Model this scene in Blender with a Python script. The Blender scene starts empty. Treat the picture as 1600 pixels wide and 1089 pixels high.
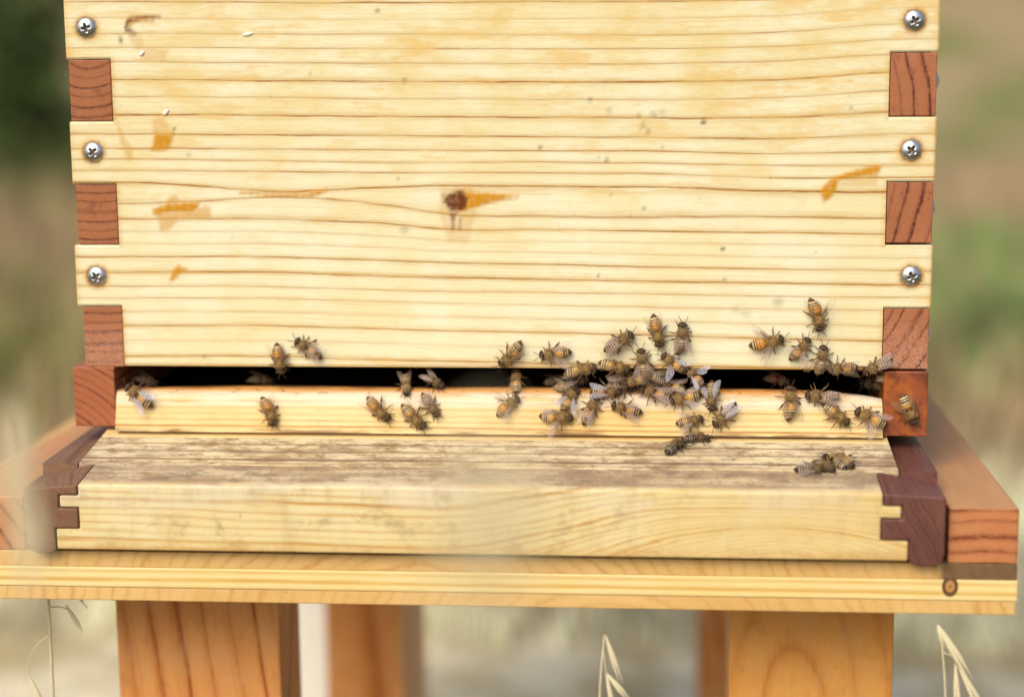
import bpy, bmesh, math, random
import numpy as np
from mathutils import Vector, Matrix

random.seed(7); rng = np.random.default_rng(7)
scene = bpy.context.scene
COL = scene.collection
MM = 0.001
R = math.radians

# ---------------------------------------------------------------- camera
cam_d = bpy.data.cameras.new('camera'); cam = bpy.data.objects.new('camera', cam_d); COL.objects.link(cam)
cam_d.sensor_width = 36.0; cam_d.lens = 62.11
cam_d.clip_start = 0.02; cam_d.clip_end = 1000.0
_r = Vector((0.99672228, 0.08039731, -0.00899864)); _u = Vector((-0.00468838, 0.16845053, 0.98569896)); _f = Vector((-0.08076337, 0.98242592, -0.16827532))
CAM = Vector((282.89, -840.51, 153.54))
cam.matrix_world = Matrix(((_r.x, _u.x, -_f.x, CAM.x*MM), (_r.y, _u.y, -_f.y, CAM.y*MM), (_r.z, _u.z, -_f.z, CAM.z*MM), (0, 0, 0, 1)))
cam_d.dof.use_dof = True
cam_d.dof.focus_distance = 0.838
cam_d.dof.aperture_fstop = 2.9
cam_d.dof.aperture_blades = 0
scene.camera = cam

# ---------------------------------------------------------------- light
SUN_EL, SUN_AZ = 42.0, 206.0        # azimuth clockwise from +Y (the way the hive faces away from the camera)
world = bpy.data.worlds.new('World'); scene.world = world; world.use_nodes = True
wn = world.node_tree.nodes; wl = world.node_tree.links
wn.clear()
sky = wn.new('ShaderNodeTexSky'); sky.sky_type = 'NISHITA'; sky.sun_disc = False
sky.sun_elevation = R(SUN_EL); sky.sun_rotation = R(SUN_AZ)
sky.air_density = 1.0; sky.dust_density = 4.0; sky.ozone_density = 1.0
bg = wn.new('ShaderNodeBackground'); bg.inputs['Strength'].default_value = 0.13
wo = wn.new('ShaderNodeOutputWorld')
wl.new(sky.outputs[0], bg.inputs[0]); wl.new(bg.outputs[0], wo.inputs[0])
sun_d = bpy.data.lights.new('sun', 'SUN'); sun = bpy.data.objects.new('sun', sun_d); COL.objects.link(sun)
sun_d.energy = 1.5; sun_d.angle = R(38); sun_d.color = (1.0, 0.955, 0.77)
_sd = Vector((math.sin(R(SUN_AZ))*math.cos(R(SUN_EL)), math.cos(R(SUN_AZ))*math.cos(R(SUN_EL)), math.sin(R(SUN_EL))))
sun.rotation_euler = _sd.to_track_quat('Z', 'Y').to_euler()
sun.location = (_sd.x*5, _sd.y*5, _sd.z*5)
vs = scene.view_settings
scene.display_settings.display_device = 'sRGB'
vs.view_transform = 'Standard'; vs.look = 'None'; vs.gamma = 1.0; vs.use_curve_mapping = False
vs.exposure = 0.52
scene.cycles.max_bounces = 8; scene.cycles.transparent_max_bounces = 16
scene.cycles.use_denoising = True

# ---------------------------------------------------------------- measured data (mm on the box front: x from its left edge, z from its lower edge)
RINGS = [[[31.6,176.3],[99.7,175.0],[166.9,174.1],[224.3,174.1],[287.0,173.4],[340.1,173.8],[388.3,175.6]],[[31.3,168.5],[99.4,167.1],[166.8,166.4],[224.2,166.1],[287.0,165.8],[340.2,166.2],[388.4,169.6]],[[30.9,161.3],[99.2,160.3],[166.6,159.6],[224.2,158.6],[287.1,158.0],[340.3,158.6],[388.6,162.1]],[[30.6,154.7],[99.0,153.7],[166.5,152.9],[224.1,152.2],[287.1,151.8],[340.5,152.2],[388.8,155.3]],[[30.3,148.0],[98.8,147.0],[166.4,146.1],[224.1,145.4],[287.1,145.0],[340.6,145.6],[389.0,148.5]],[[29.9,139.5],[98.5,138.4],[166.2,137.4],[224.0,137.0],[287.2,136.4],[340.7,136.7],[389.2,140.3]],[[29.6,131.6],[98.3,130.5],[166.1,129.5],[224.0,128.8],[287.2,128.1],[340.8,128.6],[389.4,131.8]],[[29.2,122.9],[98.0,122.0],[165.9,121.0],[223.9,120.4],[287.3,119.7],[341.0,119.6],[389.7,122.1]],[[28.7,113.6],[97.7,112.7],[165.7,111.8],[223.8,111.1],[287.3,110.4],[341.2,109.3],[389.9,111.7]],[[28.4,106.5],[97.4,105.9],[165.6,105.1],[223.8,104.7],[287.4,104.1],[341.3,102.4],[390.2,103.5]],[[28.2,101.5],[97.3,100.4],[165.5,98.9],[223.8,99.4],[287.4,98.4],[341.4,97.3],[390.3,97.1]],[[27.9,96.1],[97.1,95.4],[165.4,94.6],[223.7,94.4],[287.4,93.6],[341.5,91.2],[390.5,91.5]],[[22.9,90.4],[56.1,89.4],[74.9,86.9],[97.4,85.0],[112.4,85.2],[152.9,87.6],[183.8,88.7],[214.5,88.0],[287.5,87.5],[341.6,85.3],[390.6,84.9]],[[22.4,79.6],[68.4,81.3],[97.4,83.9],[115.5,83.4],[152.7,79.3],[171.3,76.5],[181.1,74.0],[195.9,72.8],[208.2,73.4],[263.3,72.7],[329.8,73.1],[391.0,72.2]],[[23.6,72.4],[96.3,72.1],[152.5,70.4],[185.3,66.6],[223.5,67.1],[275.4,66.3],[329.9,65.6],[391.2,64.8]],[[23.4,66.6],[96.2,66.4],[152.4,64.3],[185.3,61.5],[223.5,61.4],[275.5,60.8],[329.9,60.1],[391.3,59.2]],[[23.1,60.5],[96.0,60.5],[152.3,58.6],[185.2,56.4],[223.5,56.5],[275.5,55.4],[330.0,54.2],[391.5,53.6]],[[22.8,54.0],[95.8,54.2],[152.2,52.4],[185.1,51.2],[223.4,50.7],[275.5,49.4],[330.1,48.5],[391.6,47.5]],[[22.4,46.2],[95.5,46.7],[152.0,44.4],[185.0,43.9],[223.4,43.3],[275.5,42.3],[330.2,41.5],[391.8,40.8]],[[22.1,39.5],[95.3,39.7],[151.8,37.7],[184.9,37.2],[223.3,37.0],[275.5,36.4],[330.3,35.3],[392.0,34.9]],[[21.8,33.7],[95.1,33.8],[151.7,32.1],[184.8,31.3],[223.3,30.7],[275.6,29.9],[330.4,29.2],[392.1,28.4]],[[21.5,27.0],[94.9,27.2],[151.6,25.2],[184.7,25.0],[223.2,24.0],[275.6,23.1],[330.5,22.1],[392.3,21.4]],[[21.2,20.0],[94.7,20.3],[151.4,18.7],[184.6,18.1],[223.2,17.6],[275.6,16.4],[330.6,14.9],[392.5,13.7]],[[20.8,12.5],[94.4,12.8],[151.3,11.8],[184.5,10.7],[223.1,10.1],[275.6,8.9],[330.7,7.5],[392.7,6.6]],[[20.4,4.8],[94.2,5.0],[151.1,3.5],[184.4,3.0],[223.1,2.5],[275.6,1.6],[330.8,0.6],[392.9,0.0]]]
AMBER = [[[[41.0,120.5],[46.4,122.3],[51.1,113.4],[41.5,111.0]],0.35],[[[41.7,114.1],[51.1,114.0],[48.9,107.3],[45.4,105.8],[40.0,105.8],[41.5,111.0]],0.85],[[[23.6,119.7],[27.6,110.2],[30.9,106.8],[29.7,100.9],[28.2,101.5],[24.8,110.2]],0.4],[[[39.1,77.0],[46.8,79.8],[62.3,80.7],[60.3,77.0],[50.5,76.1],[40.0,75.2]],0.95],[[[46.8,80.1],[47.9,83.8],[50.8,83.8],[54.1,80.4]],0.55],[[[40.0,75.8],[67.6,78.5],[67.7,72.9],[52.2,72.7],[45.6,66.7],[42.8,66.7],[42.1,72.4]],0.5],[[[61.3,77.6],[66.7,79.2],[67.4,72.9],[63.9,72.9]],0.45],[[[46.2,42.6],[48.7,48.2],[50.9,49.8],[55.3,47.6],[51.1,46.0],[48.8,43.2]],0.8],[[[360.3,85.8],[364.4,90.6],[372.1,93.6],[385.6,97.2],[387.7,96.8],[386.0,93.6],[373.9,91.7],[368.1,90.3],[366.9,85.8],[363.1,81.0],[361.8,81.0]],0.9],[[[368.0,89.7],[386.3,93.0],[386.4,87.6],[368.0,87.6]],0.3],[[[188.7,85.4],[205.0,84.4],[217.5,83.2],[201.8,79.8],[188.6,75.9]],0.95],[[[180.7,86.6],[194.6,87.8],[197.5,76.2],[192.1,61.4],[183.4,62.0],[179.3,76.2]],0.28],[[[183.6,76.2],[194.4,77.4],[194.2,61.4],[183.4,61.4]],0.22],[[[82.7,85.3],[97.4,84.8],[112.4,84.9],[124.9,86.1],[118.6,83.7],[97.4,83.9]],1.0],[[[30.3,168.2],[36.0,169.4],[43.8,168.7],[43.7,167.2],[35.9,167.3],[32.4,165.8]],0.7],[[[38.5,154.6],[50.0,153.6],[48.5,148.5],[37.3,149.5]],0.3],[[[31.0,161.6],[37.2,161.5],[38.7,153.1],[34.3,153.7]],0.3]]
KNOT = [[[[181.2,81.4],[184.7,84.5],[190.2,86.0],[193.3,82.0],[192.0,77.7],[187.6,75.9],[184.3,77.4]],1.0],[[[184.8,75.6],[187.3,74.9],[186.6,71.9],[185.1,72.5]],0.8],[[[185.4,73.1],[186.7,73.1],[186.6,66.6],[185.0,66.6]],0.5],[[[189.1,73.1],[190.1,73.1],[189.7,66.9],[188.4,66.9]],0.4],[[[180.7,83.5],[182.5,84.8],[183.4,79.9],[181.5,79.3]],0.5],[[[87.4,84.8],[112.4,84.9],[112.4,84.3],[97.4,84.4]],0.35],[[[29.9,166.4],[30.9,167.9],[33.2,168.8],[38.2,169.2],[46.9,169.0],[46.8,168.2],[38.1,168.1],[33.7,167.6],[31.5,166.4],[30.8,164.6]],0.9],[[[29.5,164.6],[30.8,164.6],[31.7,163.1],[34.7,161.9],[34.7,161.0],[31.0,161.6],[29.5,162.8]],0.85],[[[30.2,165.8],[32.1,165.2],[32.9,163.4],[30.8,164.0]],0.5],[[[26.5,159.5],[28.0,158.9],[27.9,156.8],[26.7,157.4]],0.8]]
SPOTS = [[162.4,67.3,2.15,0.35],[305.0,117.8,1.38,0.9],[274.7,121.3,1.23,0.5],[276.8,116.5,1.23,0.5],[279.2,113.5,1.23,0.6],[275.3,115.0,0.77,0.6],[281.3,121.8,1.54,0.35],[285.8,122.4,1.85,0.25],[259.6,100.3,1.23,0.7],[277.2,76.9,0.92,0.7],[314.7,57.7,1.08,0.9],[251.8,128.3,1.23,0.6],[260.5,123.5,1.54,0.35],[228.1,106.2,1.08,0.7],[336.7,91.3,0.77,0.5],[51.5,115.6,0.86,0.8],[151.6,170.8,1.23,0.6],[118.7,142.2,0.77,0.6],[159.8,92.2,0.77,0.6],[163.8,137.9,1.23,0.6],[315.6,43.9,0.92,0.6],[341.2,32.6,2.46,0.35],[325.9,27.0,2.77,0.2],[321.3,28.8,2.15,0.2],[77.8,63.6,0.77,0.7],[285.9,106.8,0.92,0.5],[373.4,124.3,0.92,0.5],[58.2,103.6,1.54,0.3],[61.9,4.9,0.92,0.5],[91.5,21.8,0.62,0.6],[157.7,20.2,0.77,0.6],[255.6,45.1,0.62,0.7],[303.5,82.7,0.62,0.5],[255.7,101.9,0.92,0.3],[358.5,55.9,0.92,0.3],[236.4,68.7,0.62,0.6],[261.7,83.4,0.62,0.6],[270.9,74.5,0.62,0.6],[282.5,120.6,0.92,0.4]]
BEES = [
    ([99.97, -0.02, 3.67], [0.141, 0.0, -0.99], [0.0, -1.0, 0.0], 1.007, 10, 10, 'c', 'o', 'amber banded honey bee hanging head down over the entrance edge, left half of hive'),
    ([113.79, -0.02, 9.82], [-0.848, 0.0, 0.531], [0.0, -1.0, 0.0], 1.12, 8, 14, 'm', 'b', 'brown honey bee with folded pinkish wings on box front, above the left entrance edge'),
    ([212.75, -0.02, 6.73], [-0.726, 0.0, -0.688], [0.0, -1.0, 0.0], 1.12, 12, 10, 'c', 'a', 'striped honey bee facing down left at the upper edge of the entrance, near the middle'),
    ([234.14, -0.02, 7.49], [-0.988, 0.0, -0.153], [0.0, -1.0, 0.0], 1.081, 40, 14, 'm', 'a', 'striped honey bee facing left on box front with one wing drooping below it'),
    ([266.16, -0.02, 13.32], [0.865, 0.0, 0.501], [0.0, -1.0, 0.0], 1.094, 10, 10, 'm', 'g', 'dark honey bee with folded smoky wings facing right on box front above the crowd'),
    ([284.16, -0.02, 18.12], [0.23, 0.0, -0.973], [0.0, -1.0, 0.0], 1.12, 12, 12, 'c', 'o', 'orange banded honey bee head down, left of the bee with lilac wings'),
    ([295.08, -0.02, 15.84], [0.083, 0.0, 0.997], [0.0, -1.0, 0.0], 1.12, 20, 20, 'm', 'g', 'honey bee head up on box front with lilac wings spread either side of its body'),
    ([276.68, -0.02, 3.34], [-0.111, 0.0, 0.994], [0.0, -1.0, 0.0], 1.069, 24, 24, 'm', 'g', 'honey bee head up at the entrance edge with pink wings reaching into the gap'),
    ([290.88, -0.02, 3.32], [-0.812, 0.0, 0.583], [0.0, -1.0, 0.0], 0.968, 60, 20, 'b', 'a', 'honey bee at the entrance edge with one bluish wing hanging down into the dark gap'),
    ([301.36, -1.62, -3.56], [-0.684, 0.263, 0.68], [0.0, -0.93, 0.36], 0.86, 20, 66, 'b', 'b', 'small honey bee half inside the gap, bluish wing pointing down left, right of crowd'),
    ([336.65, -0.02, 13.63], [0.977, 0.0, 0.214], [0.0, -1.0, 0.0], 1.12, 48, 52, 'm', 'o', 'honey bee facing right on box front with both wings held out, right of centre'),
    ([352.3, -0.02, 10.42], [0.595, 0.0, 0.804], [0.0, -1.0, 0.0], 0.965, 35, 30, 'm', 'b', 'honey bee climbing up right with pale wings half spread, beside the orange banded bee'),
    ([359.21, -0.02, 26.09], [0.232, 0.0, -0.973], [0.0, -1.0, 0.0], 1.12, 45, 14, 'c', 'o', 'topmost honey bee on the hive, orange banded and head down at far right group'),
    ([361.84, -0.02, 5.5], [0.151, 0.0, 0.988], [0.0, -1.0, 0.0], 1.044, 40, 40, 'c', 'g', 'plain grey brown honey bee head up with legs wide, below the topmost bee'),
    ([371.41, -0.02, 1.44], [-1.0, 0.0, -0.024], [0.0, -1.0, 0.0], 0.978, 10, 12, 'c', 'b', 'honey bee facing left along the entrance edge, right of the grey brown bee'),
    ([387.84, 0.26, 1.29], [-0.911, -0.149, -0.384], [0.0, -0.93, 0.36], 1.105, 4, 6, 'm', 'g', 'honey bee with pale shiny wings tail up against the right corner joint'),
    ([394.89, 4.9, -6.44], [1.0, 0.012, 0.016], [0.0, -0.8, 0.6], 0.86, 14, 14, 'm', 'a', 'honey bee facing right at the far right end of the entrance gap'),
    ([247.79, -0.6, -0.92], [0.994, 0.039, 0.101], [0.0, -0.93, 0.36], 1.097, 10, 10, 'c', 'a', 'striped honey bee facing right at the left side of the crowd on entrance edge'),
    ([263.96, -0.3, -0.14], [0.974, -0.082, -0.211], [0.0, -0.93, 0.36], 1.12, 10, 10, 'c', 'a', 'round bodied striped honey bee facing right in the middle of the crowd on entrance edge'),
    ([234.84, 18.37, -11.31], [0.987, 0.127, 0.095], [0.0, -0.6, 0.8], 0.86, 10, 10, 'c', 'g', 'small honey bee with pale spotted abdomen inside the gap, left of the crowd'),
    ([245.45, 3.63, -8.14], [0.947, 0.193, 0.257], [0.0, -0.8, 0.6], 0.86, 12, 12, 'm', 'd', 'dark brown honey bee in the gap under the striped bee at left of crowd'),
    ([241.36, -0.83, -14.33], [0.392, 0.212, 0.895], [0.0, -0.973, 0.23], 0.938, 38, 30, 'b', 'a', 'honey bee climbing up to the gap with two silvery wings spread, on pale entrance ledge'),
    ([259.93, 0.01, -10.78], [0.998, -0.014, -0.058], [0.0, -0.973, 0.23], 1.071, 10, 10, 'b', 'b', 'honey bee facing right on the lip of the ledge with whitish folded wings'),
    ([269.4, 4.68, -6.73], [0.998, -0.033, -0.044], [0.0, -0.8, 0.6], 1.074, 12, 12, 'm', 'r', 'dark reddish honey bee wedged in the gap at the middle of the crowd'),
    ([251.99, -2.12, -19.76], [0.459, 0.205, 0.865], [0.0, -0.973, 0.23], 1.102, 8, 12, 'm', 'b', 'honey bee facing up on the pale ledge with pinkish folded wings, centre of ledge'),
    ([268.74, -1.89, -18.8], [-0.967, 0.059, 0.249], [0.0, -0.973, 0.23], 1.055, 18, 20, 'm', 'b', 'honey bee facing left on the pale ledge with clear pink wings over its abdomen'),
    ([236.11, -3.22, -24.43], [1.0, 0.006, 0.027], [0.0, -0.973, 0.23], 1.12, 14, 60, 'm', 'a', 'round striped honey bee facing right at foot of ledge with one pale wing below it'),
    ([211.81, -1.63, -17.7], [0.803, 0.137, 0.58], [0.0, -0.973, 0.23], 0.987, 62, 30, 'm', 'o', 'lone honey bee mid ledge facing up right with wings held out'),
    ([215.99, 3.96, -7.69], [-0.037, 0.6, 0.799], [0.0, -0.8, 0.6], 0.86, 14, 14, 'c', 'a', 'honey bee seen head on in the dark gap above the lone mid ledge bee'),
    ([282.38, -0.33, -12.22], [-0.951, 0.071, 0.302], [0.0, -0.973, 0.23], 1.096, 12, 14, 'm', 'b', 'honey bee facing left on the ledge lip with long pinkish wings, below the bluish wing'),
    ([296.82, -0.91, -14.67], [-0.974, -0.052, -0.219], [0.0, -0.973, 0.23], 1.064, 40, 14, 'm', 'a', 'striped honey bee facing left on ledge with pale wing trailing low right'),
    ([310.11, -0.7, -13.76], [0.096, -0.229, -0.969], [0.0, -0.973, 0.23], 0.977, 24, 24, 'b', 'g', 'honey bee head down with two bluish wings raised towards the gap'),
    ([316.39, -2.85, -22.84], [-0.744, -0.154, -0.65], [0.0, -0.973, 0.23], 1.047, 8, 10, 'b', 'g', 'grey honey bee facing down left at foot of ledge with silvery folded wings'),
    ([300.35, -3.44, -25.34], [0.975, 0.051, 0.216], [0.0, -0.973, 0.23], 0.967, 32, 30, 'm', 'b', 'honey bee facing right with whitish fanned wings at foot of ledge'),
    ([292.84, -20.69, -35.93], [0.517, 0.848, 0.12], [0.0, -0.14, 0.99], 1.12, 14, 14, 'c', 'd', 'dark striped honey bee on weathered landing board, tail towards the viewer'),
    ([303.12, -9.03, -34.28], [0.99, 0.139, 0.02], [0.0, -0.14, 0.99], 0.999, 12, 12, 'm', 'd', 'dark honey bee facing right on landing board, touching the dark striped one'),
    ([29.05, -0.76, -14.04], [-0.825, 0.13, 0.549], [0.0, -0.973, 0.23], 1.12, 26, 18, 'b', 'a', 'honey bee with two silvery wings at far left end of the ledge'),
    ([94.25, -2.78, -22.56], [0.329, -0.218, -0.919], [0.0, -0.973, 0.23], 1.097, 12, 12, 'c', 'o', 'orange banded honey bee head down on the left part of the ledge, alone'),
    ([149.05, -2.32, -20.63], [0.741, -0.155, -0.653], [0.0, -0.973, 0.23], 1.076, 12, 12, 'c', 'o', 'amber honey bee facing down right, leftmost of the cluster of five at centre left'),
    ([166.53, -3.13, -24.02], [0.698, -0.165, -0.697], [0.0, -0.973, 0.23], 1.104, 12, 12, 'c', 'a', 'honey bee facing down right, lowest of the cluster of five at centre left'),
    ([174.21, -1.89, -18.82], [0.59, -0.186, -0.785], [0.0, -0.973, 0.23], 0.982, 10, 12, 'm', 'g', 'honey bee with folded grey wings, rightmost on ledge in the cluster at centre left'),
    ([160.96, 2.15, -10.11], [0.197, -0.588, -0.784], [0.0, -0.8, 0.6], 0.86, 14, 14, 'c', 't', 'tan furry honey bee facing the viewer as it leaves the gap, centre left'),
    ([175.12, 3.25, -8.64], [0.838, -0.327, -0.436], [0.0, -0.8, 0.6], 0.86, 14, 14, 'm', 'd', 'dark honey bee coming out of the gap facing right, centre left'),
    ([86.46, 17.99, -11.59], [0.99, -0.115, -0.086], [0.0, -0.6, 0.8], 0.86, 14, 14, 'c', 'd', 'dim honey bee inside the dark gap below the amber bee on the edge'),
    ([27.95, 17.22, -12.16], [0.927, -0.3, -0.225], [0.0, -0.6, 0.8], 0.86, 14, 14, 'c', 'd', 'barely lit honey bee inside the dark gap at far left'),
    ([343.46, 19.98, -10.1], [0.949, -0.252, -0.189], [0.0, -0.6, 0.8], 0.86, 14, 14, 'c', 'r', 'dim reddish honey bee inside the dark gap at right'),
    ([347.06, -1.12, -15.54], [-0.021, 0.23, 0.973], [0.0, -0.973, 0.23], 1.12, 14, 14, 'c', 'a', 'striped honey bee head up on the ledge, right of centre, reaching into the gap'),
    ([361.9, -0.45, -12.71], [-0.996, 0.021, 0.088], [0.0, -0.973, 0.23], 1.12, 8, 8, 'm', 'g', 'honey bee facing left along ledge lip with wings folded flat, right part of ledge'),
    ([369.18, -2.68, -22.14], [0.798, -0.139, -0.586], [0.0, -0.973, 0.23], 1.12, 10, 12, 'c', 'a', 'honey bee with pale banded tail facing down right on right part of ledge'),
    ([384.73, -2.92, -23.16], [-0.888, 0.106, 0.448], [0.0, -0.973, 0.23], 1.12, 52, 14, 'm', 'a', 'honey bee facing up left near right corner block with one long pale wing below'),
    ([403.42, -1.02, -19.04], [0.423, 0.0, -0.906], [0.0, -1.0, 0.0], 1.12, 12, 30, 'c', 'a', 'honey bee head down on the orange brown right corner block'),
    ([354.23, -44.29, -39.26], [0.969, 0.246, 0.035], [0.0, -0.14, 0.99], 0.86, 10, 10, 'm', 'd', 'dead flattened dark bee at left of the small heap on landing board'),
    ([363.81, -36.53, -38.17], [-0.55, 0.827, 0.117], [0.0, -0.14, 0.99], 0.911, 20, 20, 'c', 't', 'crumpled furry bee in the middle of the small heap on landing board'),
    ([371.51, -35.19, -37.98], [0.418, -0.899, -0.127], [0.0, -0.14, 0.99], 0.947, 14, 14, 'c', 't', 'curled furry bee at right of the small heap on landing board'),
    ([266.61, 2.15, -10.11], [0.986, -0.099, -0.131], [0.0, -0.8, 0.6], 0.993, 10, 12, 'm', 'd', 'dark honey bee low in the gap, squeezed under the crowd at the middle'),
    ([286.03, 2.95, -9.04], [0.988, 0.094, 0.125], [0.0, -0.8, 0.6], 0.938, 12, 10, 'm', 'b', 'brown honey bee in the gap between two bluish wings, right part of crowd'),
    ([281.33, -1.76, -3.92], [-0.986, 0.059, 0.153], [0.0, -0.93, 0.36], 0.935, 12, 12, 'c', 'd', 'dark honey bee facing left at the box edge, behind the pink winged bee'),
    ([241.02, 1.48, -10.99], [0.948, -0.191, -0.255], [0.0, -0.8, 0.6], 0.921, 10, 12, 'c', 'g', 'dim honey bee in the gap left of the silvery winged climber'),
    ([388.56, 17.91, -11.64], [-0.98, 0.16, 0.12], [0.0, -0.6, 0.8], 0.933, 10, 10, 'c', 'd', 'dim dark honey bee in the gap near the right corner block'),
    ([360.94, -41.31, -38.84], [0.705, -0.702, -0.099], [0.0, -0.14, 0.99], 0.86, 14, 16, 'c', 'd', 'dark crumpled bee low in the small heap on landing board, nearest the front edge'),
    ([272.98, -2.36, -5.48], [-0.957, -0.105, -0.272], [0.0, -0.93, 0.36], 0.86, 12, 12, 'c', 'b', 'brown honey bee facing left at the box edge, deep in the middle of crowd'),
    ([290.58, 2.05, -10.24], [-0.985, 0.102, 0.136], [0.0, -0.8, 0.6], 0.939, 10, 14, 'm', 'a', 'striped honey bee facing left on the ledge lip, right part of crowd'),
]
# ---------------------------------------------------------------- node helper
class NT:
    def __init__(s, name):
        s.mat = bpy.data.materials.new(name); s.mat.use_nodes = True
        s.t = s.mat.node_tree; s.t.nodes.clear()
        s.out = s.t.nodes.new('ShaderNodeOutputMaterial')
    def n(s, typ, **kw):
        nd = s.t.nodes.new(typ)
        for k, v in kw.items(): setattr(nd, k, v)
        return nd
    def put(s, sock, v):
        if isinstance(v, bpy.types.NodeSocket): s.t.links.new(v, sock)
        elif isinstance(v, (tuple, list)) and len(v) == 3 and sock.type == 'RGBA': sock.default_value = (*v, 1)
        else: sock.default_value = v
    def m(s, op, a, b=0.0, c=None, clamp=False):
        nd = s.n('ShaderNodeMath', operation=op); nd.use_clamp = clamp
        s.put(nd.inputs[0], a); s.put(nd.inputs[1], b)
        if c is not None: s.put(nd.inputs[2], c)
        return nd.outputs[0]
    def ss(s, a, lo, hi, to0=0.0, to1=1.0):
        nd = s.n('ShaderNodeMapRange', interpolation_type='SMOOTHSTEP')
        s.put(nd.inputs[0], a); s.put(nd.inputs[1], lo); s.put(nd.inputs[2], hi); s.put(nd.inputs[3], to0); s.put(nd.inputs[4], to1)
        return nd.outputs[0]
    def mix(s, f, a, b, mode='MIX'):
        nd = s.n('ShaderNodeMix', data_type='RGBA', blend_type=mode)
        s.put(nd.inputs[0], f); s.put(nd.inputs[6], a); s.put(nd.inputs[7], b)
        return nd.outputs[2]
    def xyz(s, v):
        nd = s.n('ShaderNodeSeparateXYZ'); s.put(nd.inputs[0], v); return nd.outputs
    def vec(s, x, y, z=0.0):
        nd = s.n('ShaderNodeCombineXYZ'); s.put(nd.inputs[0], x); s.put(nd.inputs[1], y); s.put(nd.inputs[2], z); return nd.outputs[0]
    def vm(s, op, a, b):
        nd = s.n('ShaderNodeVectorMath', operation=op); s.put(nd.inputs[0], a); s.put(nd.inputs[1], b); return nd.outputs[0]
    def noise(s, v, scale=1.0, detail=3.0, rough=0.55, dist=0.0):
        nd = s.n('ShaderNodeTexNoise'); s.put(nd.inputs['Vector'], v); s.put(nd.inputs['Scale'], scale)
        s.put(nd.inputs['Detail'], detail); s.put(nd.inputs['Roughness'], rough); s.put(nd.inputs['Distortion'], dist)
        return nd.outputs['Fac']
    def white(s, w):
        nd = s.n('ShaderNodeTexWhiteNoise', noise_dimensions='1D'); s.put(nd.inputs['W'], w); return nd.outputs['Value']
    def pos(s):   # world position in millimetres
        g = s.n('ShaderNodeNewGeometry'); return s.vm('MULTIPLY', g.outputs['Position'], (1000., 1000., 1000.))
    def attr(s, name):
        a = s.n('ShaderNodeAttribute'); a.attribute_name = name; return a
    def bsdf(s, color, rough=0.5, spec=0.4, bump=None, bump_d=0.3, **kw):
        b = s.n('ShaderNodeBsdfPrincipled')
        s.put(b.inputs['Base Color'], color); s.put(b.inputs['Roughness'], rough); s.put(b.inputs['Specular IOR Level'], spec)
        for k, v in kw.items(): s.put(b.inputs[k], v)
        if bump is not None:
            bp = s.n('ShaderNodeBump'); s.put(bp.inputs['Strength'], 1.0); s.put(bp.inputs['Distance'], bump_d*MM); s.put(bp.inputs['Height'], bump)
            s.t.links.new(bp.outputs[0], b.inputs['Normal'])
        s.t.links.new(b.outputs[0], s.out.inputs[0])
        return b

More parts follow.
